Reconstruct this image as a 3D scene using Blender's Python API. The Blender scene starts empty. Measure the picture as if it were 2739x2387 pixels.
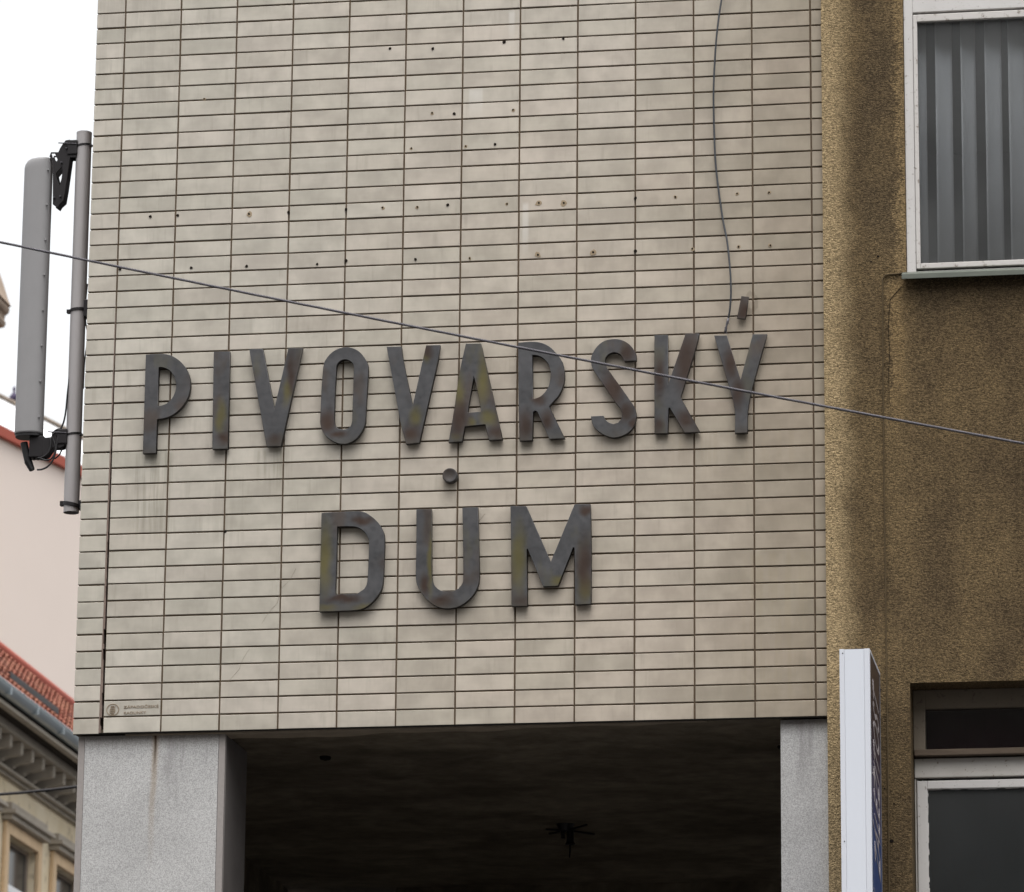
import bpy, bmesh, math, random
from math import sin, cos, tan, pi, radians as R
from mathutils import Vector, Matrix
random.seed(7)
sc = bpy.context.scene
# ------------------------------------------------------------------ camera
A = 0.26                                  # tile column pitch in metres
FPX, YAW, PITCH, ROLL = 12164.785755, -0.165197262, 0.258207861, 0.009074830
CAM = Vector((4.95657245, -18.93789903, 1.6))
_f = Vector((sin(YAW)*cos(PITCH), cos(YAW)*cos(PITCH), sin(PITCH)))
_r = Vector((cos(YAW), -sin(YAW), 0)); _u = _r.cross(_f)
_r2 = _r*cos(ROLL)+_u*sin(ROLL); _u2 = -_r*sin(ROLL)+_u*cos(ROLL)
cam = bpy.data.cameras.new('camera'); camo = bpy.data.objects.new('camera', cam)
sc.collection.objects.link(camo); sc.camera = camo
m3 = Matrix((_r2, _u2, -_f)).transposed()
camo.matrix_world = Matrix.Translation(CAM) @ m3.to_4x4()
cam.sensor_width = 36; cam.lens = FPX*36/2739; cam.clip_end = 2000; cam.clip_start = .1
cam.dof.use_dof = True; cam.dof.focus_distance = 19.6; cam.dof.aperture_fstop = 9
# ------------------------------------------------------------------ world, sun, exposure
SUN_EL, SUN_AZ = R(71), R(170)            # overcast: veiled sun nearly overhead, grazing the facade
w = bpy.data.worlds.new("World"); sc.world = w; w.use_nodes = True
nt = w.node_tree; nt.nodes.clear()
sky = nt.nodes.new('ShaderNodeTexSky'); sky.sky_type = 'NISHITA'; sky.sun_disc = False
sky.sun_elevation = SUN_EL; sky.sun_rotation = SUN_AZ; sky.air_density = 1.6; sky.dust_density = 6
hs = nt.nodes.new('ShaderNodeHueSaturation'); hs.inputs['Saturation'].default_value = .12
bg = nt.nodes.new('ShaderNodeBackground'); bg.inputs[1].default_value = .15
wo = nt.nodes.new('ShaderNodeOutputWorld')
nt.links.new(sky.outputs[0], hs.inputs['Color']); nt.links.new(hs.outputs[0], bg.inputs[0]); nt.links.new(bg.outputs[0], wo.inputs[0])
sd = bpy.data.lights.new('sun', 'SUN'); so = bpy.data.objects.new('sun', sd); sc.collection.objects.link(so)
sd.energy = 0.5; sd.angle = R(60); sd.color = (1, .985, .96)
sdir = Vector((sin(SUN_AZ)*cos(SUN_EL), cos(SUN_AZ)*cos(SUN_EL), sin(SUN_EL)))
so.rotation_euler = sdir.to_track_quat('Z', 'Y').to_euler(); so.location = (0, -30, 40)
sc.view_settings.view_transform = 'Standard'; sc.view_settings.look = 'None'
sc.view_settings.exposure = 1.06; sc.view_settings.gamma = 1; sc.view_settings.use_curve_mapping = False
sc.render.engine = 'CYCLES'
# ------------------------------------------------------------------ surveyed points: direction of a photo point, met with a plane of the place
def ray(x, y): return _f*FPX + _r2*(x-1369.5) - _u2*(y-1193.5)
def aty(x, y, Y):
    d = ray(x, y); return CAM + d*((Y-CAM.y)/d.y)
def atx(x, y, X):
    d = ray(x, y); return CAM + d*((X-CAM.x)/d.x)
def atz(x, y, Z):
    d = ray(x, y); return CAM + d*((Z-CAM.z)/d.z)
# ------------------------------------------------------------------ node helpers
class G:
    def __init__(s, name, rough=.7, spec=.4, metal=0):
        s.m = bpy.data.materials.new(name); s.m.use_nodes = True; s.t = s.m.node_tree
        s.b = s.t.nodes['Principled BSDF']; s.b.inputs['Roughness'].default_value = rough
        s.b.inputs['Specular IOR Level'].default_value = spec; s.b.inputs['Metallic'].default_value = metal
        s.g = s.n('ShaderNodeNewGeometry'); s.pos = s.g.outputs['Position']
    def n(s, ty, **k):
        o = s.t.nodes.new(ty)
        for a, v in k.items(): setattr(o, a, v)
        return o
    def put(s, sock, v):
        if isinstance(v, bpy.types.NodeSocket): s.t.links.new(v, sock)
        elif v is not None:
            if hasattr(sock.default_value, '__len__') and len(sock.default_value) == 4 and len(v) == 3: v = (*v, 1)
            sock.default_value = v
    def math(s, op, a, b=None, c=None, clamp=False):
        o = s.n('ShaderNodeMath', operation=op, use_clamp=clamp)
        for i, v in enumerate((a, b, c)):
            if v is not None: s.put(o.inputs[i], v)
        return o.outputs[0]
    def vmath(s, op, a, b=None):
        o = s.n('ShaderNodeVectorMath', operation=op); s.put(o.inputs[0], a)
        if b is not None: s.put(o.inputs[1], b)
        return o.outputs[0]
    def sep(s, v=None):
        o = s.n('ShaderNodeSeparateXYZ'); s.put(o.inputs[0], v or s.pos); return o.outputs
    def noise(s, scale=1, detail=3, rough=.5, vec=None, stretch=None, dist=0):
        v = vec or s.pos
        if stretch: v = s.vmath('MULTIPLY', v, stretch)
        o = s.n('ShaderNodeTexNoise'); s.put(o.inputs['Vector'], v); o.inputs['Scale'].default_value = scale
        o.inputs['Detail'].default_value = detail; o.inputs['Roughness'].default_value = rough; o.inputs['Distortion'].default_value = dist
        return o.outputs[0]
    def sm(s, v, a, b, lo=0, hi=1):
        o = s.n('ShaderNodeMapRange', interpolation_type='SMOOTHSTEP'); s.put(o.inputs[0], v)
        flip = a > b
        if flip: a, b, lo, hi = b, a, hi, lo
        for i, x in zip((1, 2, 3, 4), (a, b, lo, hi)): s.put(o.inputs[i], x)
        return o.outputs[0]
    def mix(s, f, a, b, mode='MIX'):
        o = s.n('ShaderNodeMix', data_type='RGBA', blend_type=mode); s.put(o.inputs[0], f); s.put(o.inputs[6], a); s.put(o.inputs[7], b)
        return o.outputs[2]
    def attr(s, name): return s.n('ShaderNodeAttribute', attribute_name=name).outputs['Fac']
    def col(s, c): s.put(s.b.inputs['Base Color'], c)
    def bump(s, h, strength=.3, dist=.002):
        o = s.n('ShaderNodeBump'); o.inputs['Strength'].default_value = strength; o.inputs['Distance'].default_value = dist
        s.put(o.inputs['Height'], h); s.put(s.b.inputs['Normal'], o.outputs[0])
    def lum(s, c, f):      # colour scaled by a factor socket
        return s.mix(1.0, c, f, 'MULTIPLY')
def simple(name, c, rough=.6, spec=.4, metal=0, var=.12, scale=8, bump=0, bscale=80, stretch=None):
    g = G(name, rough, spec, metal)
    n = g.noise(scale, 4, .6, stretch=stretch)
    g.col(g.mix(n, tuple(x*(1-var) for x in c), tuple(min(1, x*(1+var)) for x in c)))
    if bump: g.bump(g.noise(bscale, 3), bump, .003)
    return g.m
M = {}
# glazed ceramic tile with dirt that runs down, drab greenish to the left, browner near the ochre house
g = G('glazed_tile', .42, .35)
rnd = g.attr('rnd'); x, y, z = g.sep()
off = g.n('ShaderNodeCombineXYZ'); [g.put(off.inputs[i], g.math('MULTIPLY', rnd, k)) for i, k in enumerate((37., 5., 53.))]
pv = g.vmath('ADD', g.pos, off.outputs[0])
cloud = g.noise(7, 3, .55, vec=pv); fine = g.noise(26, 3, .6, vec=pv, stretch=(1, 1, .45))
run = g.noise(1, 4, .6, vec=pv, stretch=(26, 26, 2.2)); big = g.noise(1.1, 3, .5); brush = g.noise(1, 3, .6, vec=pv, stretch=(5, 5, 60))
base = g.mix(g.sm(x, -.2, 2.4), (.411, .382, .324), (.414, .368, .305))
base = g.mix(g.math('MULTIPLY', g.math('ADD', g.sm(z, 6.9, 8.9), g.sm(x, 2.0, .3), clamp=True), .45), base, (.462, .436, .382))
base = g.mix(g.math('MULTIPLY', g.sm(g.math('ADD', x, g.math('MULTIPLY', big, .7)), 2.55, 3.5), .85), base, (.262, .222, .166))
tone = g.n('ShaderNodeCombineXYZ'); [g.put(tone.inputs[i], g.sm(g.math('FRACT', g.math('MULTIPLY', rnd, k)), 0, 1, lo, hi)) for i, (k, lo, hi) in enumerate(((7.3, .94, 1.04), (7.3, .938, 1.032), (7.3, .925, 1.035)))]
base = g.mix(1, base, tone.outputs[0], 'MULTIPLY')
def fac(v, a, b, lo, hi): return g.sm(v, a, b, lo, hi)
base = g.lum(base, fac(cloud, .3, .7, .87, 1.08)); base = g.mix(g.sm(g.math('FRACT', g.math('MULTIPLY', rnd, 17.7)), 0, 1, 0, .6), base, g.mix(1, base, (1.02, .982, .985), 'MULTIPLY'))
base = g.lum(base, fac(fine, .25, .75, .965, 1.03))
base = g.lum(base, fac(brush, .3, .7, .985, 1.012))
base = g.mix(g.math('MULTIPLY', g.sm(run, .56, .72), .22), base, (.22, .20, .16))
# grime and light lime runs in their own places: (x0,x1,z top,z bottom,strength)
def patch(px0, px1, py0, py1, soft=.06):
    a = aty(px0, py0, 0); b = aty(px1, py1, 0)
    mx = g.math('MULTIPLY', g.sm(x, a.x-soft*.5, a.x+soft*.5), g.sm(x, b.x+soft*.5, b.x-soft*.5))
    return g.math('MULTIPLY', mx, g.math('MULTIPLY', g.sm(z, a.z+.012, a.z-.012), g.sm(z, b.z, b.z+.16)))
st = g.noise(1, 4, .65, stretch=(34, 34, 1.6)); stm = g.sm(st, .42, .62)
for q, k, c in (((362, 458, 1213, 1480), .45, (.20, .185, .14)), ((690, 775, 1205, 1330), .55, (.22, .20, .15)), ((1580, 1720, 1178, 1260), .25, (.24, .20, .15)),
                ((1180, 1212, 1290, 1330), .45, (.42, .27, .12)), ((560, 660, 1280, 1500), .22, (.24, .22, .18)), ((1800, 2190, 1160, 1300), .22, (.27, .22, .15)),
                ((230, 480, 0, 330), .25, (.27, .25, .21)), ((1380, 1420, 1640, 1800), .12, (.25, .2, .16)), ((1990, 2190, 1480, 1925), .28, (.28, .23, .15))):
    base = g.mix(g.math('MULTIPLY', g.math('MULTIPLY', patch(*q), stm), k), base, c)
for q in ((1362, 1376, 30, 130), (1255, 1290, 240, 330), (1398, 1412, 545, 700), (1578, 1592, 520, 560)):
    base = g.mix(g.math('MULTIPLY', patch(*q, soft=.012), .45), base, (.60, .58, .54))
# dried blot right of the loose accent bar
c0 = aty(2009, 810, 0); dd = g.math('SQRT', g.math('ADD', g.math('POWER', g.math('MULTIPLY', g.math('SUBTRACT', x, c0.x), 1.7), 2), g.math('POWER', g.math('SUBTRACT', z, c0.z), 2)))
dd = g.math('ADD', dd, g.math('MULTIPLY', g.math('SUBTRACT', g.noise(60, 3), .5), .03))
ring = g.math('MULTIPLY', g.sm(dd, .022, .032), g.sm(dd, .058, .045))
base = g.mix(g.math('MULTIPLY', ring, .6), base, (.19, .155, .115))
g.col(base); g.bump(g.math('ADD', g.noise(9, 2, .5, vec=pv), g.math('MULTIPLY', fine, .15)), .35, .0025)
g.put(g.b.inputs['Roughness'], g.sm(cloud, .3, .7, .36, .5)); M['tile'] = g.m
# mortar
g = G('mortar', .9, .2); n = g.noise(6, 4, .6); g.col(g.mix(n, (.070, .047, .030), (.150, .110, .074))); g.bump(g.noise(180, 3), .4, .002); M['mortar'] = g.m
g = G('joint_filler', .85, .2); n = g.noise(14, 4, .7); g.col(g.mix(n, (.12, .085, .07), (.25, .19, .16))); g.bump(g.noise(120, 3), .4, .002); M['filler'] = g.m
# granite cladding
g = G('granite', .6, .35); x, y, z = g.sep()
s1 = g.noise(190, 3, .75); s2 = g.noise(420, 2, .6); b1 = g.noise(3.2, 4, .55)
c = g.mix(g.sm(s1, .35, .65), (.30, .295, .29), (.50, .494, .486)); c = g.lum(c, g.sm(s2, .3, .7, .84, 1.12)); c = g.lum(c, g.sm(b1, .3, .7, .92, 1.05))
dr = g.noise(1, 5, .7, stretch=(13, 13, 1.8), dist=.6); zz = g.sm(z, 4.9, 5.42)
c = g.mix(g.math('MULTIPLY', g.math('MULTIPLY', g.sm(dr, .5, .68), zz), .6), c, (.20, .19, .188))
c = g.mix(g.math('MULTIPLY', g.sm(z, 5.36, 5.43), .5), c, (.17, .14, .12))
r0 = aty(413, 2000, .03).x
xw = g.math('ADD', x, g.math('MULTIPLY', g.math('SUBTRACT', g.noise(2.2, 2), .5), .05))
core = g.math('MULTIPLY', g.sm(g.math('ABSOLUTE', g.math('SUBTRACT', xw, r0)), .022, .003), g.sm(z, 4.75, 5.38))
c = g.mix(g.math('MULTIPLY', core, .5), c, (.24, .16, .08))
core2 = g.math('MULTIPLY', g.sm(g.math('ABSOLUTE', g.math('SUBTRACT', xw, r0)), .009, .001), g.sm(z, 5.22, 5.42))
c = g.mix(core2, c, (.05, .028, .014))
g.col(c); g.bump(s1, .15, .001); M['granite'] = g.m
M['granite_edge'] = simple('granite_edge', (.27, .245, .232), .7, .3, var=.15, scale=60)
M['granite_shaded'] = simple('granite_side_shaded', (.12, .108, .102), .7, .3, var=.35, scale=5, bump=.2)  # darker granite copy, occlusion of the inner face put into its colour
# sooty soffit
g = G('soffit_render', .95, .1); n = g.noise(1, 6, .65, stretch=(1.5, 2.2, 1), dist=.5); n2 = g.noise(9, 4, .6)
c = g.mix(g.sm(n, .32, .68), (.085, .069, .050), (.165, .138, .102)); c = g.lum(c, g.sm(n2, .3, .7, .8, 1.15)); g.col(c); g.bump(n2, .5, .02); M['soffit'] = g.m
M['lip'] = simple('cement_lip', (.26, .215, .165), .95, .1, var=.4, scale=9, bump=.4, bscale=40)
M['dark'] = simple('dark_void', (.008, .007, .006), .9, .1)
# patinated copper letters
g = G('patina_metal', .5, .45, .25); x, y, z = g.sep(); o = g.attr('rnd')
off = g.n('ShaderNodeCombineXYZ'); [g.put(off.inputs[i], g.math('MULTIPLY', o, k)) for i, k in enumerate((23., 5., 41.))]
pv = g.vmath('ADD', g.pos, off.outputs[0])
n1 = g.noise(1, 3, .5, vec=pv, stretch=(7.5, 7.5, 4.2)); n2 = g.noise(1, 3, .55, vec=g.vmath('ADD', pv, (9, 3, 4)), stretch=(10, 10, 4.5)); n3 = g.noise(40, 4, .65, vec=pv)
c = g.mix(g.sm(n3, .3, .7), (.052, .052, .055), (.068, .067, .070))
c = g.mix(g.math('MULTIPLY', g.sm(n1, .52, .68), .65), c, (.056, .038, .027))
c = g.mix(g.math('MULTIPLY', g.sm(n2, .56, .72), .4), c, (.088, .080, .045))
rustP = [(1993,835,16,24),(732,1180,20,15),(776,1000,10,50),(875,1130,20,26),(905,1160,20,8),(1143,940,13,18),(1100,1160,20,24),(1228,1120,24,48),(1328,1160,20,16),(1407,1140,18,34),(1465,1125,15,22),(1440,1070,16,12),(1675,945,20,24),(1640,1040,28,50),(1672,1100,16,22),(1762,1010,14,48),(1760,1140,14,22),(1832,970,22,75),(1835,1120,22,26),(1955,970,16,40),(1970,1050,15,42),(596,1175,20,14),(920,1602,40,9),(1562,1510,18,62),(1395,1612,20,12),(1175,1612,30,12),(1135,1565,11,24),(1690,1130,10,10),(966,1392,26,10),(1568,1365,16,10)]
oliveP = [(590,1115,11,38),(1112,1112,14,20),(1228,1050,12,46),(1290,1010,13,60),(1307,1118,18,20),(1262,1130,10,10),(868,1490,15,75),(872,1628,22,9),(1152,1500,7,75),(1386,1490,16,70),(1497,1552,16,13),(765,1045,9,28),(1562,1570,14,34),(1140,955,8,14),(975,1625,24,8),(1222,1165,12,10)]
wp_ = g.vmath('ADD', g.pos, g.vmath('MULTIPLY', g.vmath('SUBTRACT', g.n('ShaderNodeTexNoise').outputs[1], (.5, .5, .5)), (.035, 0, .05)))
for nd_ in g.t.nodes:
    if nd_.bl_idname == 'ShaderNodeTexNoise' and not nd_.inputs['Vector'].is_linked: g.put(nd_.inputs['Vector'], g.pos); nd_.inputs['Scale'].default_value = 14
def blobs(L, gain):
    tot = None
    for a, b_, ra, rb in L:
        c0_ = aty(a, b_, -.038); k = 1/615.
        dv_ = g.vmath('MULTIPLY', g.vmath('SUBTRACT', wp_, (c0_.x, 0, c0_.z)), (1/(ra*k*1.45), 0, 1/(rb*k*1.45)))
        ln = g.n('ShaderNodeVectorMath', operation='LENGTH'); g.put(ln.inputs[0], dv_); v = g.sm(ln.outputs['Value'], 1.35, .1)
        tot = v if tot is None else g.math('MAXIMUM', tot, v)
    return g.math('MULTIPLY', tot, gain)
c = g.mix(blobs(oliveP, .92), c, (.098, .083, .026)); c = g.mix(blobs(rustP, 1.0), c, (.036, .019, .012))
c = g.mix(g.math('MULTIPLY', g.sm(g.attr('low'), .12, .0), .55), c, g.mix(n1, (.10, .10, .085), (.03, .018, .013)))
c = g.lum(c, g.sm(g.noise(7, 3, .5, vec=g.vmath('ADD', pv, (1, 8, 2))),   .3, .7, .80, 1.12))
g.col(c); g.put(g.b.inputs['Roughness'], g.sm(n3, .3, .7, .42, .62)); g.bump(g.noise(11, 2, vec=pv), .25, .003); M['patina'] = g.m
M['patina_side'] = simple('patina_edge', (.03, .027, .024), .6, .3, .2, var=.3, scale=20)
# roughcast ochre render
g = G('ochre_roughcast', .95, .12); x, y, z = g.sep()
gr = g.noise(250, 2, .7, stretch=(.8, 1, 1.3)); gr2 = g.noise(105, 3, .7, stretch=(.75, 1, 1.5)); sp = g.noise(190, 1, .5); bl = g.noise(3.0, 5, .62, stretch=(1.3, 1, .8)); bl2 = g.noise(1.1, 4, .55)
dk = g.mix(g.sm(bl, .28, .70), (.080, .056, .031), (.135, .095, .049))
dk = g.mix(g.math('MULTIPLY', g.sm(bl2, .52, .68), .4), dk, (.160, .114, .058))
wob = g.math('ADD', x, g.math('ADD', g.math('MULTIPLY', g.math('SUBTRACT', g.noise(5, 5, .7), .5), .15), g.math('MULTIPLY', g.math('SUBTRACT', gr2, .5), .10)))
band = g.sm(wob, 3.33, 3.20)
c = g.mix(band, dk, (.305, .228, .128))
wL = aty(2420, 400, -.05).x; winb = aty(2412, 745, -.05).z
b2 = g.math('MULTIPLY', g.sm(wob, wL-.055, wL-.015), g.math('MULTIPLY', g.sm(wob, wL+.02, wL), g.sm(z, winb-.02, winb+.05)))
c = g.mix(g.math('MULTIPLY', b2, .5), c, (.26, .185, .095))
b3 = g.math('MULTIPLY', g.math('MULTIPLY', g.sm(wob, wL-.095, wL-.06), g.sm(wob, wL+.0, wL-.03)), g.math('MULTIPLY', g.sm(z, winb-.9, winb-.3), g.sm(z, winb+.01, winb-.02)))
c = g.mix(g.math('MULTIPLY', b3, .5), c, (.24, .165, .08))
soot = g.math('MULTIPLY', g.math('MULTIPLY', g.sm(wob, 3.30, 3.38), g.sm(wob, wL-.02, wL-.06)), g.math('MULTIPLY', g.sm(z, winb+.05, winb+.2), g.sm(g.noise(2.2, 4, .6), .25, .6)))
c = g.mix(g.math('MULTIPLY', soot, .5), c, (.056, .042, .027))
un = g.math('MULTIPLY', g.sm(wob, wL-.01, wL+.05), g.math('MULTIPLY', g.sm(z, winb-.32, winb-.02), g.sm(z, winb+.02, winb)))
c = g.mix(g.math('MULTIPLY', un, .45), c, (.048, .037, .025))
c = g.lum(c, g.sm(gr, .3, .7, .5, 1.48)); c = g.lum(c, g.sm(gr2, .32, .68, .60, 1.36))
c = g.mix(g.math('MULTIPLY', g.sm(sp, .71, .78), .8), c, (.40, .30, .17))
c = g.mix(g.math('MULTIPLY', g.sm(g.noise(110, 2, .5), .34, .27), .8), c, (.03, .022, .014))
g.col(c); g.bump(g.math('ADD', g.math('MULTIPLY', gr, .5), gr2), .8, .010); M['ochre'] = g.m
# old white paint
def paint(name, c1, c2, dirt_or_glare, k=.5, flake=.60):
    g = G(name, .5, .35); n = g.noise(5, 4, .6); f = g.noise(1, 5, .7, stretch=(30, 30, 75)); h = g.noise(38, 4, .7)
    c = g.mix(n, c1, c2); c = g.mix(g.math('MULTIPLY', g.sm(h, flake, flake+.08), k), c, dirt_or_glare); c = g.mix(g.math('MULTIPLY', g.sm(f, .60, .7), k*.6), c, dirt_or_glare)
    g.col(c); g.bump(h, .3, .002); return g.m
M['paint'] = paint('old_white_paint', (.45, .43, .415), (.56, .545, .53), (.15, .115, .09), .7, .61)
M['paint_dirty'] = paint('dirty_white_paint', (.36, .335, .30), (.52, .50, .47), (.15, .10, .06), .7, .6)
M['paint_worn'] = paint('worn_white_paint', (.42, .395, .37), (.55, .53, .51), (.13, .095, .07), .75, .585)
M['paint_brown'] = paint('drab_beige_paint', (.145, .12, .09), (.20, .165, .125), (.06, .045, .03), .5, .58)
M['sill'] = simple('zinc_sill', (.115, .125, .105), .5, .4, .3, var=.3, scale=12, stretch=(1, 1, 4))
M['sillwood'] = simple('weathered_ledge', (.10, .075, .055), .8, .2, var=.5, scale=14, stretch=(.4, 1, 4), bump=.4)
def glass(name, tint, ior=1.45, dirt_or_glare=0.0):
    m = bpy.data.materials.new(name); m.use_nodes = True; t = m.node_tree; t.nodes.clear()
    tr = t.nodes.new('ShaderNodeBsdfTransparent'); tr.inputs[0].default_value = (*tint, 1)
    gl = t.nodes.new('ShaderNodeBsdfGlossy'); gl.inputs['Roughness'].default_value = .03
    fr = t.nodes.new('ShaderNodeFresnel'); fr.inputs[0].default_value = ior
    mx = t.nodes.new('ShaderNodeMixShader'); ou = t.nodes.new('ShaderNodeOutputMaterial')
    t.links.new(fr.outputs[0], mx.inputs[0]); t.links.new(tr.outputs[0], mx.inputs[1]); t.links.new(gl.outputs[0], mx.inputs[2])
    last = mx.outputs[0]
    if dirt_or_glare:  # dusty veil also stands for reflections that lighten the dark gaps
        df = t.nodes.new('ShaderNodeBsdfDiffuse'); df.inputs[0].default_value = (.30, .306, .306, 1); m2 = t.nodes.new('ShaderNodeMixShader')
        tn = t.nodes.new('ShaderNodeTexNoise'); tn.inputs['Scale'].default_value = 1.6; ge = t.nodes.new('ShaderNodeNewGeometry'); t.links.new(ge.outputs['Position'], tn.inputs['Vector'])
        mu = t.nodes.new('ShaderNodeMath'); mu.operation = 'MULTIPLY'; mu.inputs[1].default_value = dirt_or_glare; t.links.new(tn.outputs[0], mu.inputs[0])
        t.links.new(mu.outputs[0], m2.inputs[0]); t.links.new(last, m2.inputs[1]); t.links.new(df.outputs[0], m2.inputs[2]); last = m2.outputs[0]
    t.links.new(last, ou.inputs[0]); return m
M['glass'] = glass('window_glass', (.95, .96, .97), 1.35, .28); M['glass_dark'] = glass('dull_glass', (.6, .66, .68), 1.4, .17)
M['glass_clear'] = glass('clear_glass', (.8, .78, .8), 1.4, .0); M['blind'] = simple('blind_fabric', (.82, .83, .84), .8, .2, var=.06, scale=30, stretch=(1, 1, .1))
M['room'] = simple('room_paint', (.42, .42, .42), .9, .1); M['wine'] = simple('wine_dark_cloth', (.050, .018, .028), .9, .1)
M['curtain'] = simple('green_grey_curtain', (.050, .057, .056), .9, .1, var=.2, scale=3)
# metal things
M['pole'] = simple('galvanised_pole', (.32, .302, .30), .5, .4, .25, var=.14, scale=9, stretch=(1, 1, .3))
M['radome'] = simple('grey_radome', (.235, .23, .232), .5, .35, 0, var=.06, scale=22, stretch=(1, 1, .4))
M['black'] = simple('black_metal', (.012, .010, .011), .5, .4, .3); M['rubber'] = simple('black_rubber', (.010, .009, .010), .5, .35)
M['steel'] = simple('steel_rope', (.085, .08, .09), .4, .5, .6, var=.3, scale=60); M['cable'] = simple('grey_cable', (.040, .044, .050), .55, .4, 0, var=.25, scale=25)
M['signwhite'] = simple('white_sign_enamel', (.62, .645, .70), .35, .45, 0, var=.02, scale=4)
M['signalu'] = simple('white_profile', (.60, .62, .67), .35, .45, 0, var=.03, scale=10)
g = G('printed_side', .3, .5); x, y, z = g.sep(); t_ = g.sm(g.math('ADD', z, g.math('MULTIPLY', g.noise(5), .2)), 5.55, 4.75)
g.col(g.mix(g.sm(t_, 0, .5), (.028, .018, .024), g.mix(g.sm(t_, .45, 1), (.022, .020, .085), (.012, .055, .20)))); M['print'] = g.m
M['printtext'] = simple('printed_letters', (.34, .31, .32), .4, .4)
M['hole'] = simple('hole_dark', (.012, .009, .007), .9, .1); M['chip'] = simple('bare_plug', (.30, .235, .16), .9, .1, var=.4, scale=200)
M['emboss'] = simple('brown_inscription', (.24, .185, .13), .6, .3)
# background
g = G('cream_plaster', .9, .15); n = g.noise(.9, 5, .6); n2 = g.noise(4, 4, .6); c = g.mix(g.sm(n, .3, .7), (.60, .49, .32), (.70, .61, .46))
c = g.mix(g.math('MULTIPLY', g.sm(n2, .55, .7), .5), c, (.25, .20, .14)); g.col(c); M['cream'] = g.m
M['peach'] = simple('peach_moulding', (.60, .44, .28), .85, .2, var=.2, scale=5); M['stone'] = simple('weathered_stone', (.25, .205, .165), .9, .15, var=.4, scale=2.5)
M['stone_dark'] = simple('dark_shaded_stone', (.035, .029, .024), .95, .1, var=.4, scale=3); M['stone_light'] = simple('pale_moulding', (.36, .32, .27), .9, .15, var=.25, scale=3)  # frieze and eaves stone darkened to paint in the shadow between brackets
M['pink'] = simple('pale_pink_render', (.68, .59, .535), .9, .15, var=.025, scale=.6); M['redtrim'] = simple('red_trim', (.33, .085, .06), .8, .2, var=.1)
M['redridge'] = simple('red_ridge', (.32, .09, .066), .8, .2, var=.15, scale=3)
g = G('clay_tiles', .85, .2); n = g.noise(3.2, 5, .7); c = g.mix(g.sm(n, .3, .7), (.22, .070, .050), (.29, .135, .088)); c = g.mix(g.math('MULTIPLY', g.sm(g.noise(2.1, 4), .55, .65), .6), c, (.14, .06, .05)); g.col(c); M['clay'] = g.m
M['zinc'] = simple('zinc_gutter', (.36, .41, .44), .32, .5, .6, var=.08); M['white'] = simple('white_trim', (.75, .75, .76), .5, .3, var=.04)
M['winglass'] = simple('far_window_glass', (.035, .035, .038), .15, .5, 0); M['wincurtain'] = simple('lilac_curtain', (.40, .40, .47), .8, .2)
M['ivory'] = simple('carved_sandstone', (.34, .265, .205), .9, .15, var=.3, scale=3); M['purple'] = simple('lead_finial', (.035, .025, .06), .6, .3)
g = G('asphalt', .9, .2); g.col(g.mix(g.noise(30, 4, .7), (.035, .035, .036), (.065, .063, .062))); g.bump(g.noise(120), .4, .005); M['asphalt'] = g.m
M['paving'] = simple('paving', (.12, .115, .11), .85, .2, var=.2, scale=5); M['kerb'] = simple('kerb_granite', (.28, .275, .27), .8, .2, var=.2, scale=20)
M['opp'] = simple('opposite_render', (.26, .24, .21), .9, .15, var=.12, scale=.8)
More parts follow.
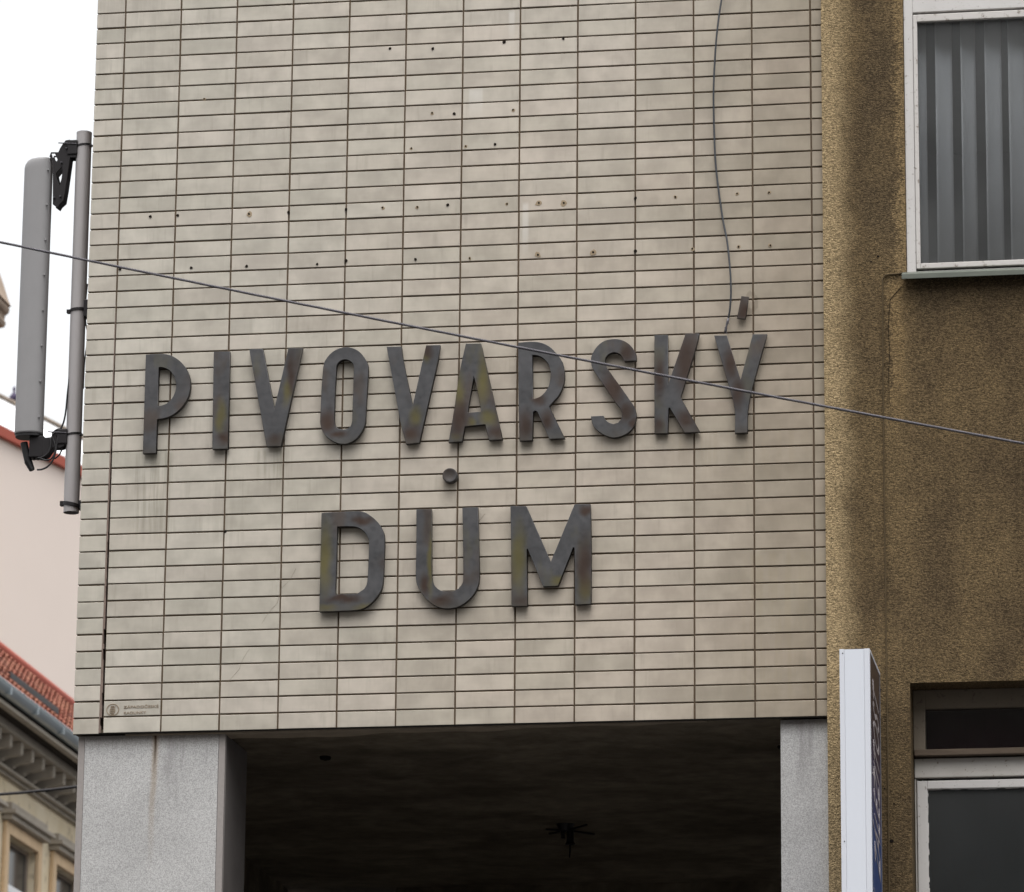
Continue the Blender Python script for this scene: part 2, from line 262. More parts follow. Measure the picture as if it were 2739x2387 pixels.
# ------------------------------------------------------------------ mesh helpers
col = sc.collection
def link(name, me, mat, parent=None):
    o = bpy.data.objects.new(name, me); col.objects.link(o)
    if mat is not None:
        for mm in (mat if isinstance(mat, (list, tuple)) else [mat]): me.materials.append(mm)
    if parent: o.parent = parent; o.matrix_parent_inverse = parent.matrix_world.inverted()
    return o
def empty(name, loc):
    o = bpy.data.objects.new(name, None); col.objects.link(o); o.location = loc; o.empty_display_size = .1
    bpy.context.view_layer.update(); return o
def tag(o, label=None, cat=None, group=None, kind=None):
    for k, v in (('label', label), ('category', cat), ('group', group), ('kind', kind)):
        if v: o[k] = v
    return o
class MB:
    def __init__(s): s.v = []; s.f = []; s.mi = []
    def add(s, vs, fs, mi=0):
        k = len(s.v); s.v += [tuple(v) for v in vs]; s.f += [tuple(i+k for i in f) for f in fs]; s.mi += [mi]*len(fs); return s
    def box(s, x0, x1, y0, y1, z0, z1, mi=0):
        s.add([(x0, y0, z0), (x1, y0, z0), (x1, y1, z0), (x0, y1, z0), (x0, y0, z1), (x1, y0, z1), (x1, y1, z1), (x0, y1, z1)],
              [(0, 3, 2, 1), (4, 5, 6, 7), (0, 1, 5, 4), (1, 2, 6, 5), (2, 3, 7, 6), (3, 0, 4, 7)], mi); return s
    def tube(s, pts, r, n=8, caps=True, mi=0):
        pts = [Vector(p) for p in pts]; k = len(s.v); rs = r if isinstance(r, (list, tuple)) else [r]*len(pts)
        prev = None
        for i, p in enumerate(pts):
            d = (pts[min(i+1, len(pts)-1)]-pts[max(i-1, 0)]).normalized()
            if prev is None: u = d.orthogonal().normalized()
            else: u = (prev-d*prev.dot(d)).normalized()
            prev = u; w_ = d.cross(u)
            for j in range(n):
                a = 2*pi*j/n; s.v.append(tuple(p+(u*cos(a)+w_*sin(a))*rs[i]))
        for i in range(len(pts)-1):
            for j in range(n):
                s.f.append((k+i*n+j, k+i*n+(j+1) % n, k+(i+1)*n+(j+1) % n, k+(i+1)*n+j)); s.mi.append(mi)
        if caps:
            s.f.append(tuple(k+j for j in range(n))[::-1]); s.mi.append(mi); s.f.append(tuple(k+(len(pts)-1)*n+j for j in range(n))); s.mi.append(mi)
        return s
    def build(s, name, mat, parent=None, smooth=False, bevel=0):
        me = bpy.data.meshes.new(name); me.from_pydata(s.v, [], s.f); me.update()
        if isinstance(mat, (list, tuple)):
            o = link(name, me, mat, parent); [setattr(p, 'material_index', m_) for p, m_ in zip(me.polygons, s.mi)]
        else: o = link(name, me, mat, parent)
        bm = bmesh.new(); bm.from_mesh(me); bmesh.ops.recalc_face_normals(bm, faces=bm.faces)
        if bevel:
            es = [e for e in bm.edges if len(e.link_faces) == 2 and e.calc_face_angle(0) > .6]
            bmesh.ops.bevel(bm, geom=es, offset=bevel, segments=2, affect='EDGES', profile=.6)
        bm.to_mesh(me); bm.free()
        if smooth: [setattr(p, 'use_smooth', True) for p in me.polygons]
        return o
def box(name, x0, x1, y0, y1, z0, z1, mat, parent=None, bevel=0): return MB().box(x0, x1, y0, y1, z0, z1).build(name, mat, parent, bevel=bevel)
def setattrf(me, name, fn, dom='FACE'):
    a = me.attributes.new(name, 'FLOAT', dom)
    if dom == 'FACE': [setattr(a.data[i], 'value', fn(p)) for i, p in enumerate(me.polygons)]
    else: [setattr(a.data[i], 'value', fn(v)) for i, v in enumerate(me.vertices)]
def smooth_poly(P, thr=32):
    n = len(P); P = [Vector(p) for p in P]; soft = []
    for i in range(n):
        a = P[i]-P[i-1]; b = P[(i+1) % n]-P[i]; soft.append(a.length > 1e-9 and b.length > 1e-9 and abs(a.angle(b)) < R(thr) and a.length < 3.2*b.length and b.length < 3.2*a.length)
    out = []
    for i in range(n):
        p1, p2 = P[i], P[(i+1) % n]; out.append(p1)
        if not (soft[i] or soft[(i+1) % n]): continue
        p0 = P[i-1] if soft[i] else p1-(p2-p1)*.6; p3 = P[(i+2) % n] if soft[(i+1) % n] else p2+(p2-p1)*.6
        for t in (.25, .5, .75):
            out.append(.5*((2*p1)+(-p0+p2)*t+(2*p0-5*p1+4*p2-p3)*t*t+(-p0+3*p1-3*p2+p3)*t**3))
    return out
def fill_poly(name, outer, holes, half, bev=0.0):
    cu = bpy.data.curves.new(name, 'CURVE'); cu.dimensions = '2D'; cu.fill_mode = 'BOTH'; cu.extrude = half-bev; cu.bevel_depth = bev; cu.bevel_resolution = 1; cu.offset = -bev
    for P in [outer]+holes:
        sp = cu.splines.new('POLY'); sp.points.add(len(P)-1)
        for q, p in zip(sp.points, P): q.co = (p[0], p[1], 0, 1)
        sp.use_cyclic_u = True
    o = bpy.data.objects.new('tmp', cu); col.objects.link(o); dg = bpy.context.evaluated_depsgraph_get()
    me = bpy.data.meshes.new_from_object(o.evaluated_get(dg)); bpy.data.objects.remove(o); bpy.data.curves.remove(cu); me.name = name; me.materials.clear()
    return me
def text_mesh(txt, size, half, align='LEFT', spacing=1.0):
    cu = bpy.data.curves.new('txt', 'FONT'); cu.body = txt; cu.size = size; cu.extrude = half; cu.align_x = align; cu.space_character = spacing
    o = bpy.data.objects.new('tmp', cu); col.objects.link(o); dg = bpy.context.evaluated_depsgraph_get()
    me = bpy.data.meshes.new_from_object(o.evaluated_get(dg)); bpy.data.objects.remove(o); bpy.data.curves.remove(cu); me.materials.clear(); return me
def prism_xz(name, pts, holes, yf, yb, mat, parent=None, bev=0.0, sm=False):
    if sm: pts = smooth_poly(pts); holes = [smooth_poly(h) for h in holes]
    me = fill_poly(name, pts, holes, (yb-yf)/2, bev); ym = (yf+yb)/2
    for v in me.vertices: v.co = (v.co.x, ym-v.co.z, v.co.y)
    return link(name, me, mat, parent)
def wall_open(x0, x1, z0, z1, ops, yf, yb, name, mat, parent):
    xs = sorted({x0, x1, *[v for o in ops for v in o[:2]]}); zs = sorted({z0, z1, *[v for o in ops for v in o[2:]]})
    inside = lambda a, c: any(o[0] < a < o[1] and o[2] < c < o[3] for o in ops)
    b = MB()
    for i in range(len(xs)-1):
        for j in range(len(zs)-1):
            if inside((xs[i]+xs[i+1])/2, (zs[j]+zs[j+1])/2): continue
            for Y in (yf, yb): b.add([(xs[i], Y, zs[j]), (xs[i+1], Y, zs[j]), (xs[i+1], Y, zs[j+1]), (xs[i], Y, zs[j+1])], [(0, 1, 2, 3)])
    for a0, a1, c0, c1 in list(ops)+[(x0, x1, z0, z1)]:
        for (p, q) in (((a0, c0), (a1, c0)), ((a1, c0), (a1, c1)), ((a1, c1), (a0, c1)), ((a0, c1), (a0, c0))):
            b.add([(p[0], yf, p[1]), (q[0], yf, q[1]), (q[0], yb, q[1]), (p[0], yb, p[1])], [(0, 1, 2, 3)])
    me = bpy.data.meshes.new(name); me.from_pydata(b.v, [], b.f); bm = bmesh.new(); bm.from_mesh(me); bmesh.ops.remove_doubles(bm, verts=bm.verts, dist=1e-5); bmesh.ops.recalc_face_normals(bm, faces=bm.faces); bm.to_mesh(me); bm.free()
    return link(name, me, mat, parent)
# ------------------------------------------------------------------ ground
tag(box('road', -250, 250, -300, 300, -.3, 0, M['asphalt']), kind='structure')
Z0 = 5.43703641                            # underside of the tiled wall
tag(box('pavement', -4, 30, -3.2, 4.3, 0.004, .13, M['paving']), kind='structure')
tag(box('kerb', -4, 30, -3.35, -3.203, 0.004, .14, M['kerb'], bevel=.01), kind='structure')
tag(box('pavement', -30, 30, -22.0, -20.3, 0.004, .13, M['paving']), kind='structure')
# ------------------------------------------------------------------ tiled building
TB = empty('tiled_building', (1.5, 0, 0))
tag(TB, 'pale tiled office building with empty screw holes and granite piers below', 'building')
Lp = [34.3,74.2,114.4,155.7,197.3,238,278.5,319.5,362.2,403.3,445.1,486.4,529.9,570.9,612.2,654.3,695.9,737.8,779.9,823.2,865,908,949.3,993.4,1035.4,1079.3,1122.8,1166.6,1209.3,1253.1,1296.4,1341,1387,1430.6,1474.4,1519.5,1562.8,1608,1651.8,1695.9,1740,1785.2,1831,1874.8,1918.6,1963.3][::-1]
Rp = [27.1,68.9,110.2,152.1,192.6,233.9,275.7,318.1,360.6,403.8,447.1,490.3,533.5,576.2,621.4,664.7,707.3,752,795,838.2,882.3,926.4,970.5,1013.4,1057.8,1102.4,1147,1191.7,1237.2,1282.4,1327.9,1374,1419.5,1464.7,1511.7,1555.8,1599.9,1645.1,1690.9,1735,1780.5,1826,1871.7,1918.6][::-1]
NR = 56; RP = .2857392621*A
zl = [aty(334.4-59.9*(p_/1963.3), p_, 0).z for p_ in Lp]; zr = [aty(2168.8+13.8*(p_/1918.6), p_, 0).z for p_ in Rp]
while len(zl) <= NR: zl.append(zl[-1]+RP*.995)
while len(zr) <= NR: zr.append(zr[-1]+RP*.995)
def rz(j, x): return zl[j]+(zr[j]-zl[j])*(x/(12*A))
JH, JV = .0034, .0037                     # half joint widths
def tile_geo(mb, c, j, X0, X1, rnds):
    r = random.Random(c*97+j*13); jx = r.uniform(-.0006, .0006); jz = r.uniform(-.0007, .0007); ty = r.uniform(-.0006, .0008); tl = r.uniform(-.0008, .0008); tb = r.uniform(-.0008, .0008)
    x0, x1 = X0+JV+jx, X1-JV+jx
    if c == -1: x0 = X0
    q = [(x0, rz(j, x0)+JH+jz), (x1, rz(j, x1)+JH+jz), (x1, rz(j+1, x1)-JH+jz), (x0, rz(j+1, x0)-JH+jz)]
    if c == -1:
        zc = (q[0][1]+q[3][1])/2; k = max(0, min(1, (7.15-zc)/1.7)); sh = r.uniform(-.001, .001)-.004*k
        q = [(a_, b_+sh) for a_, b_ in q]
    b = .0016; yo = [ty+tl, ty-tl, ty-tl+tb, ty+tl+tb]
    s = [(1, 1), (-1, 1), (-1, -1), (1, -1)]
    vs = [(q[i][0], .018, q[i][1]) for i in range(4)]+[(q[i][0], b+yo[i], q[i][1]) for i in range(4)]+[(q[i][0]+s[i][0]*b, yo[i], q[i][1]+s[i][1]*b) for i in range(4)]
    fs = [(8, 9, 10, 11)]+[(4+i, 4+(i+1) % 4, 8+(i+1) % 4, 8+i) for i in range(4)]+[(i, (i+1) % 4, 4+(i+1) % 4, 4+i) for i in range(4)]
    mb.add(vs, fs); rnds += [r.random()]*len(fs)
GAPX = lambda zc: max(0, min(1, (7.15-zc)/1.7))*.0135
maker = None; rest = MB(); rr = []
for j in range(NR):
    for c in range(-1, 13):
        X0, X1 = c*A, (c+1)*A
        if c == -1: X0 = -.1325; X1 = -GAPX(rz(j, 0))
        if c == 12: X1 = 3.20
        if 0 <= c < 12 and j < 25:
            mb = MB(); r1 = []; tile_geo(mb, c, j, X0, X1, r1)
            me = bpy.data.meshes.new('tile'); me.from_pydata(mb.v, [], mb.f); o = link('tile', me, M['tile'], TB); setattrf(me, 'rnd', lambda p: r1[p.index])
            if c == 0 and j == 1: maker = o
        else: tile_geo(rest, c, j, X0, X1, rr)
me = bpy.data.meshes.new('upper_tile'); me.from_pydata(rest.v, [], rest.f); o = link('upper_tile', me, M['tile'], TB); setattrf(me, 'rnd', lambda p: rr[p.index]); o['kind'] = 'stuff'
ZT = rz(NR, 0)
# body behind the tiles: left strip, movement joint slot, main field
b = MB(); b.box(-.129, -.019, .0062, .3, Z0+.002, ZT); b.box(.0015, 3.2, .0062, .3, Z0+.002, ZT); b.box(-.0185, .0010, .0062, .3, 7.1, ZT)
b.build('mortar_bed', M['mortar'], TB)
b = MB(); b.box(-.128, 3.19, .301, 9, Z0+.02, ZT); b.build('wall', M['mortar'], TB)
# crumbling filler in the movement joint
mb = MB(); r = random.Random(4); zz_ = Z0; prev = None
while zz_ < 7.3:
    k = GAPX(zz_)+.001; wd = k*(r.uniform(.35, .62)); 
    if r.random() < .10: wd *= .25
    h = r.uniform(.012, .07); x0 = -k-.003
    mb.box(x0, x0+wd+.003, .0015, .03, zz_, zz_+h-.0006); zz_ += h
mb.build('joint_filler', M['filler'], TB)
# maker's tile: emblem ring and inscription, raised a hair
e0 = aty(301.5, 1899, 0); mb = MB(); N_ = 28; ro, ri = .0285, .0255
for sx in (1,):
    vs = []; fs = []
    for i in range(N_):
        a = 2*pi*i/N_
        vs += [(e0.x+ro*cos(a), -.0016, e0.z+ro*sin(a)*.93), (e0.x+ri*cos(a), -.0016, e0.z+ri*sin(a)*.93), (e0.x+ro*cos(a), .002, e0.z+ro*sin(a)*.93), (e0.x+ri*cos(a), .002, e0.z+ri*sin(a)*.93)]
        n_ = (i+1) % N_; fs += [(4*i, 4*n_, 4*n_+1, 4*i+1), (4*i, 4*i+2, 4*n_+2, 4*n_), (4*i+1, 4*n_+1, 4*n_+3, 4*i+3)]
    mb.add(vs, fs)
def bar(mb, x0, z0, x1, z1, w_=.0013):
    d = Vector((x1-x0, z1-z0)).normalized()*w_; n_ = Vector((-d.y, d.x)); P = [(x0-n_.x, z0-n_.y), (x0+n_.x, z0+n_.y), (x1+n_.x, z1+n_.y), (x1-n_.x, z1-n_.y)]
    mb.add([(p[0], -.0016, p[1]) for p in P]+[(p[0], .002, p[1]) for p in P], [(0, 1, 2, 3), (0, 4, 5, 1), (1, 5, 6, 2), (2, 6, 7, 3), (3, 7, 4, 0)])
ex, ez = e0.x, e0.z
for q in ((-.012, -.014, -.012, .002), (-.012, .002, .006, .002), (.006, .002, .006, -.014), (-.012, -.014, .006, -.014), (-.003, -.014, -.003, .002), (-.008, .004, -.008, .014), (-.008, .014, .004, .016),
          (.004, .016, .010, .010), (.010, .014, .010, -.013), (.004, .006, .004, .016), (-.008, .009, .004, .009), (-.012, -.006, .006, -.006), (-.006, -.019, .006, -.019)):
    bar(mb, ex+q[0], ez+q[1], ex+q[2], ez+q[3])
mb.build('emblem', M['emboss'], maker)
for txt, px0, py0, px1 in (('ZÁPADOČESKÉ', 331, 1895.5, 424), ('KAOLINKY', 330.5, 1911, 391)):
    me = text_mesh(txt, .0165, .001); p = aty(px0, py0, 0); wd = max(v.co.x for v in me.vertices); tw = aty(px1, py0, 0).x-p.x
    for v in me.vertices: v.co = (p.x+v.co.x*tw/wd, -.0006-v.co.z, p.z+v.co.y)
    link('inscription', me, M['emboss'], maker)
# screw holes left by an older sign
HOLES = [(783,98,0),(869,98,0),(1012,85,2),(1131,78,0),(868,227,1),(912,229,0),(1030,221,1),(826,298,1),(935,294,1),(994,290,0),(302,435,0),(357,433,0),(500,430,3),(579,427,0),(695,421,0),(768,417,1),(838,416,1),(899,412,0),(1018,410,1),(1082,408,3),(1132,408,3),(1276,398,0),(1356,396,1),(1480,389,1),(1544,387,1),(241,541,0),(384,538,0),(495,535,0),(637,531,0),(695,524,2),(834,521,0),(943,519,1),(1080,512,3),(1191,507,3),(1276,505,2),(1390,500,1),(1483,496,1),(1547,493,1),(452,1068,0),(410,199,1)]
for i, (hx, hy, k) in enumerate(HOLES):
    r = random.Random(i); p = aty(hx*1.3322, hy*1.3322, 0); rd = (.0070, .0060, .0080, .0072)[k]
    mb = MB(); n_ = 9
    if k in (1, 3):
        rr_ = [rd*(1.45 if k == 1 else 2.0)*r.uniform(.65, 1.15) for _ in range(n_)]; dx, dz = r.uniform(-.002, .002), r.uniform(-.003, .001)
        vs = [(p.x+dx+rr_[a]*cos(2*pi*a/n_), -.0012, p.z+dz+rr_[a]*sin(2*pi*a/n_)) for a in range(n_)]+[(p.x+dx+rr_[a]*1.1*cos(2*pi*a/n_), .003, p.z+dz+rr_[a]*1.1*sin(2*pi*a/n_)) for a in range(n_)]
        mb.add(vs, [tuple(range(n_))[::-1]]+[(a, (a+1) % n_, n_+(a+1) % n_, n_+a) for a in range(n_)], 0)
    rr_ = [rd*r.uniform(.75, 1.1)*(.75 if k in (1, 3) else 1) for _ in range(n_)]
    vs = [(p.x+rr_[a]*cos(2*pi*a/n_), -.0022, p.z+rr_[a]*sin(2*pi*a/n_)) for a in range(n_)]+[(p.x+rr_[a]*cos(2*pi*a/n_), .003, p.z+rr_[a]*sin(2*pi*a/n_)) for a in range(n_)]
    mb.add(vs, [tuple(range(n_))[::-1]]+[(a, (a+1) % n_, n_+(a+1) % n_, n_+a) for a in range(n_)], 1)
    mb.build('screw_hole', [M['chip'], M['hole']], TB)
mb = MB()
for L_c in ([(792,1520),(775,1552),(752,1575),(742,1612),(718,1640),(700,1668)], [(668,1735),(650,1762),(640,1790),(612,1822),(598,1862)], [(1298,1398),(1310,1402),(1322,1399)], [(1310,1402),(1311,1409)], [(1262,1420),(1283,1392),(1298,1374)]):
    for a_c, b_c in zip(L_c[:-1], L_c[1:]): mb.tube([aty(*a_c, -.0002), aty(*b_c, -.0002)], .0005, 4)
mb.build('hairline_crack', simple('crack_brown', (.27, .23, .18), .9, .1), TB)
# soffit, cement lip, back and side walls of the passage
SB = MB(); nx, ny = 40, 50; r = random.Random(2)
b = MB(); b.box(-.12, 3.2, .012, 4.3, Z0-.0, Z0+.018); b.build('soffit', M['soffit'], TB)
n_ = 60; vs = []
for i in range(n_+1):
    t = i/n_; X = .10+2.55*t; d = .19*(1-t*.9)+.018*sin(t*23)+.012*sin(t*51+1)
    vs += [(X, .014, Z0-.001), (X, .014+max(.01, d), Z0-.001), (X, .014, Z0-.010), (X, .012+max(.008, d-.01), Z0-.010)]
fs = []
for i in range(n_): k = 4*i; fs += [(k+2, k+3, k+7, k+6), (k+1, k+5, k+7, k+3), (k, k+2, k+6, k+4)]
b = MB(); b.add(vs, fs); b.build('cement_lip', M['lip'], TB)
box('shaded_gap_strip', -.130, 3.19, .001, .012, Z0-.004, Z0+.0018, M['dark'], TB)  # black strip drawn for the shaded gap under the tiles
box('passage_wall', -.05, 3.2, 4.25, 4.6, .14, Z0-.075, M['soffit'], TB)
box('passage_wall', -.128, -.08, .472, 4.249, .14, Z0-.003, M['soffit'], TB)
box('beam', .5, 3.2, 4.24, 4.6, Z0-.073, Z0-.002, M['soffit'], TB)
def pillar(xl, xr, name, full):
    P = empty('pillar', ((xl+xr)/2, .2, .13)); P.parent = TB; P.matrix_parent_inverse = TB.matrix_world.inverted(); yf = .03
    zb, zt = .135, Z0-.006; e = .0285
    box('side_slab', xr-e+.001, xr-.0015, yf+.0325, .47, zb, zt-.001, M['granite_shaded'], P)
    o = box('stone_slab', xl+e+.0012, xr-e-.0012, yf, yf+.03, zb, zt, M['granite'], P, bevel=.001)
    box('edge_slab', xr-e, xr, yf+.001, yf+.032, zb, zt, M['granite_edge'], P, bevel=.0015)
    box('side_slab', xl, xl+e, yf+.001, .47, zb, zt, M['granite_edge'], P, bevel=.0015)
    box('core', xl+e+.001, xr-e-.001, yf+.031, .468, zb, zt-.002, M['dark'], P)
    return P
XL, XR = aty(210, 1975, .03).x, aty(603, 1965, .03).x
pillar(XL, XR, 'l', 1)
XQ = aty(2087.5, 1925, .03).x
P = empty('pillar', (XQ+.12, .2, .13)); P.parent = TB; P.matrix_parent_inverse = TB.matrix_world.inverted()
box('stone_slab', XQ, 3.169, .03, .06, .135, Z0-.006, M['granite'], P, bevel=.001); box('core', XQ+.002, 3.168, .061, .47, .135, Z0-.008, M['granite_edge'], P)
# openings in the soffit, their dark insides drawn as black discs
for (px, py, w_, h_) in ((2105, 1998, .045, .05), (870, 2025, .025, .035)):
    p = atz(px, py, Z0); b = MB(); n_ = 10
    vs = [(p.x+w_*cos(2*pi*a/n_)*random.uniform(.7, 1), p.y+h_*sin(2*pi*a/n_)*random.uniform(.7, 1), Z0-.012) for a in range(n_)]+[(p.x+w_*1.1*cos(2*pi*a/n_), p.y+h_*1.1*sin(2*pi*a/n_), Z0+.004) for a in range(n_)]
    b.add(vs, [tuple(range(n_))]+[(a, (a+1) % n_, n_+(a+1) % n_, n_+a) for a in range(n_)]); b.build('soffit_opening', M['dark'], TB)
# ------------------------------------------------------------------ lettering
LY = -.031
def zpt(o, s, P, Y=LY): 
    return [(lambda v: (v.x, v.z))(aty(o[0]+a/s, o[1]+b_/s, Y)) for a, b_ in P]
O1, O2, O3, O4, O5, O6, O7 = ((370, 900), 5.27), ((640, 900), 5.6), ((1020, 890), 5.6), ((1360, 880), 5.6), ((1730, 770), 4.267), ((830, 1340), 4.374), ((1150, 1230), 4.266)
LET = [
 ('P', O1, [(105,258),(300,246),(420,257),(520,300),(610,370),(680,465),(720,570),(733,680),(720,790),(680,900),(610,1000),(510,1090),(400,1145),(265,1170),(250,1645),(62,1652)], [[(288,435),(345,438),(420,468),(470,515),(510,580),(530,660),(528,740),(500,830),(450,900),(390,950),(320,975),(270,980)]], 'dark metal letter P at the start of the upper word'),
 ('I', O1, [(1062,215),(1290,212),(1262,1585),(1040,1590)], [], 'dark metal letter I with an olive smear, second in the upper word'),
 ('V', O2, [(148,190),(352,185),(525,1085),(735,175),(948,172),(625,1645),(408,1650)], [], 'dark metal letter V between the letters I and O'),
 ('O', O2, [(1262,430),(1300,340),(1370,255),(1470,190),(1595,162),(1710,180),(1810,240),(1880,330),(1928,440),(1925,640),(1908,900),(1888,1290),(1860,1380),(1800,1480),(1720,1560),(1620,1605),(1540,1612),(1440,1590),(1340,1530),(1270,1460),(1225,1370),(1210,1280),(1225,900),(1240,650)], [[(1455,450),(1480,400),(1530,360),(1590,347),(1650,365),(1700,410),(1718,470),(1705,800),(1690,1270),(1670,1340),(1630,1380),(1560,1395),(1480,1382),(1440,1340),(1420,1260),(1430,900)]], 'dark metal letter O, oval, fourth letter of the upper word'),
 ('V', O3, [(78,212),(300,208),(330,430),(468,1095),(670,190),(882,185),(845,430),(570,1650),(370,1672),(290,1370)], [], 'dark metal letter V between the letters O and A'),
 ('A', O3, [(1265,165),(1490,160),(1600,640),(1815,1600),(1612,1612),(1555,1375),(1250,1405),(1212,1630),(1005,1645),(1090,1150),(1170,600)], [[(1385,650),(1440,880),(1495,1185),(1290,1200),(1340,900)]], 'dark metal letter A with yellow-green patina on its right leg'),
 ('R', O4, [(145,205),(360,192),(500,210),(620,270),(720,370),(800,480),(835,620),(838,760),(810,880),(750,1000),(680,1080),(610,1160),(845,1640),(610,1650),(430,1240),(395,1225),(370,1245),(360,1670),(165,1678),(150,1000)], [[(358,390),(440,400),(520,440),(590,520),(625,610),(630,700),(610,830),(560,930),(480,1010),(400,1042),(365,1048)]], 'dark metal letter R between the letters A and S'),
 ('S', O4, [(1915,475),(1735,485),(1700,420),(1660,375),(1590,350),(1530,365),(1480,400),(1450,450),(1450,520),(1480,590),(1530,660),(1660,840),(1850,1110),(1890,1180),(1915,1280),(1905,1380),(1870,1470),(1800,1550),(1700,1605),(1580,1630),(1470,1605),(1370,1550),(1290,1480),(1250,1400),(1235,1310),(1425,1300),(1445,1350),(1500,1400),(1570,1425),(1640,1405),(1690,1350),(1700,1270),(1670,1190),(1600,1100),(1430,850),(1270,610),(1240,520),(1238,430),(1280,330),(1350,240),(1450,175),(1600,150),(1730,180),(1830,250),(1900,350),(1915,420)], [], 'dark metal letter S, third from last in the upper word'),
 ('K', O5, [(88,540),(240,538),(243,1105),(443,522),(600,522),(550,720),(385,1250),(610,1645),(430,1655),(262,1370),(248,1375),(240,1660),(88,1665),(85,900)], [], 'dark metal letter K with a rust-brown upper arm'),
 ('Y', O5, [(768,545),(912,545),(1070,1050),(1210,530),(1372,530),(1170,1290),(1150,1655),(1005,1660),(1000,1370),(900,1000)], [], 'dark metal letter Y under the loose accent bar'),
 ('D', O6, [(130,140),(400,127),(600,125),(700,170),(790,250),(850,350),(868,450),(862,700),(850,950),(820,1060),(740,1170),(640,1250),(540,1278),(330,1290),(105,1298),(115,800),(125,400)], [[(315,303),(500,300),(590,330),(650,390),(685,480),(680,700),(665,950),(630,1030),(550,1085),(290,1098),(305,700)]], 'dark metal letter D with an olive stem, first in the lower word'),
 ('U', O6, [(1240,98),(1418,98),(1420,880),(1440,970),(1500,1035),(1560,1058),(1660,1058),(1730,1030),(1780,960),(1790,880),(1785,400),(1778,80),(1960,75),(1978,880),(1965,980),(1920,1080),(1840,1170),(1740,1235),(1640,1258),(1540,1255),(1440,1215),(1340,1130),(1270,1030),(1235,900),(1240,500)], [], 'dark metal letter U below the small round disc'),
 ('M', O7, [(918,528),(1100,530),(1378,1165),(1650,508),(1830,508),(1840,1000),(1838,1645),(1655,1655),(1648,1010),(1635,1000),(1462,1440),(1290,1448),(1115,1020),(1105,1020),(1112,1670),(930,1672),(925,1000)], [], 'dark metal letter M, last in the lower word'),
]
PEGS = [((400,960),(395,1190)),((592,960),(588,1170)),((683,960),(732,1170)),((880,1010),(961,1010)),((1060,950),(1100,1160)),((1262,935),(1228,1130)),((1405,1000),(1405,1150)),((1645,925),(1645,1150)),((1769,930),(1769,1130)),((1934,934),(1983,1130)),((878,1420),(872,1600)),((1134,1380),(1258,1400)),((1385,1380),(1560,1590))]
GP = 'dark metal letters mounted on the tiled wall'
def finish_letter(o, i, label, group=GP, cat='letter'):
    me = o.data; me.materials.append(M['patina_side'])
    for p in me.polygons:
        if abs(p.normal.y) < .5: p.material_index = 1
    zs = [v.co.z for v in me.vertices]; z_0, z_1 = min(zs), max(zs)
    setattrf(me, 'rnd', lambda p: (i*.377) % 1); setattrf(me, 'low', lambda v: (v.co.z-z_0)/(z_1-z_0), 'POINT')
    tag(o, label, cat, group)
    c_ = sum((v.co for v in me.vertices), Vector())/len(me.vertices); me.transform(Matrix.Translation(-c_)); o.location = c_
for i, (ch, (oo, s), P, H, lab) in enumerate(LET):
    o = prism_xz('sign_letter', [Vector(p) for p in zpt(oo, s, P)], [[Vector(q) for q in zpt(oo, s, h)] for h in H], LY, -.006, M['patina'], sm=True, bev=.0014)
    finish_letter(o, i+1, lab)
    for pq in PEGS[i]:
        q = aty(*pq, 0); MB().tube([(q.x, -.0065, q.z), (q.x, .004, q.z)], .0035, 6).build('standoff_peg', M['black'], o).matrix_parent_inverse = Matrix.Translation(-o.location)
# loose accent bar
acc = zpt(*O5, [(1080,95),(1165,105),(1125,355),(1028,345)])
o = prism_xz('accent_bar', [Vector(p) for p in acc], [], LY, -.014, M['patina'], bev=.001); finish_letter(o, 31, 'small dark accent bar hanging askew above the letter Y', None, 'accent')
c_ = o.location.copy(); o.rotation_euler = (R(3), 0, 0)
q = aty(1988, 825, -.01); MB().tube([(q.x, -.03, q.z), (q.x, .004, q.z)], .005, 6).build('fixing_peg', M['black'], o).matrix_parent_inverse = Matrix.Translation(-c_)
# round disc (ring of the U)
dc = aty(1200.9, 1268.7, -.05); rd = 20.3/FPX*(dc-CAM).length
mb = MB(); n_ = 36; prof = [(rd, .004), (rd, -.028), (rd*.96, -.033), (rd*.86, -.0332), (rd*.62, -.0315), (rd*.3, -.0300), (0.0005, -.0298)]
vs = [(dc.x+r_*cos(2*pi*a/n_), y_, dc.z+r_*sin(2*pi*a/n_)) for r_, y_ in prof for a in range(n_)]
fs = [(k*n_+a, k*n_+(a+1) % n_, (k+1)*n_+(a+1) % n_, (k+1)*n_+a) for k in range(len(prof)-1) for a in range(n_)]
mb.add(vs, fs); o = mb.build('sign_disc', M['patina'], smooth=True); me = o.data; setattrf(me, 'rnd', lambda p: .2); setattrf(me, 'low', lambda v: .5, 'POINT')
tag(o, 'small dark dished disc on the tiles above the letter U', 'disc')
# ------------------------------------------------------------------ cables
def catm(P, k=6):
    P = [Vector(p) for p in P]; out = []
    for i in range(len(P)-1):
        a, b_, c_, d = P[max(i-1, 0)], P[i], P[i+1], P[min(i+2, len(P)-1)]
        for t in range(k):
            t /= k; out.append(.5*((2*b_)+(-a+c_)*t+(2*a-5*b_+4*c_-d)*t*t+(-a+3*b_-3*c_+d)*t**3))
    out.append(P[-1]); return out
hp = [(1944,-60),(1930,0),(1921,60),(1914,130),(1909,230),(1909,300),(1913,420),(1921,500),(1934,590),(1944,640),(1950,690),(1954,740),(1955,790),(1952,830),(1948,852)]
pts = catm([aty(a, b_, -.02-.012*sin(i*.7)) for i, (a, b_) in enumerate(hp)])
top = pts[0]; pts = [Vector((top.x+.02, -.012, ZT-.05)), Vector((top.x+.012, -.015, (top.z+ZT)/2))]+pts
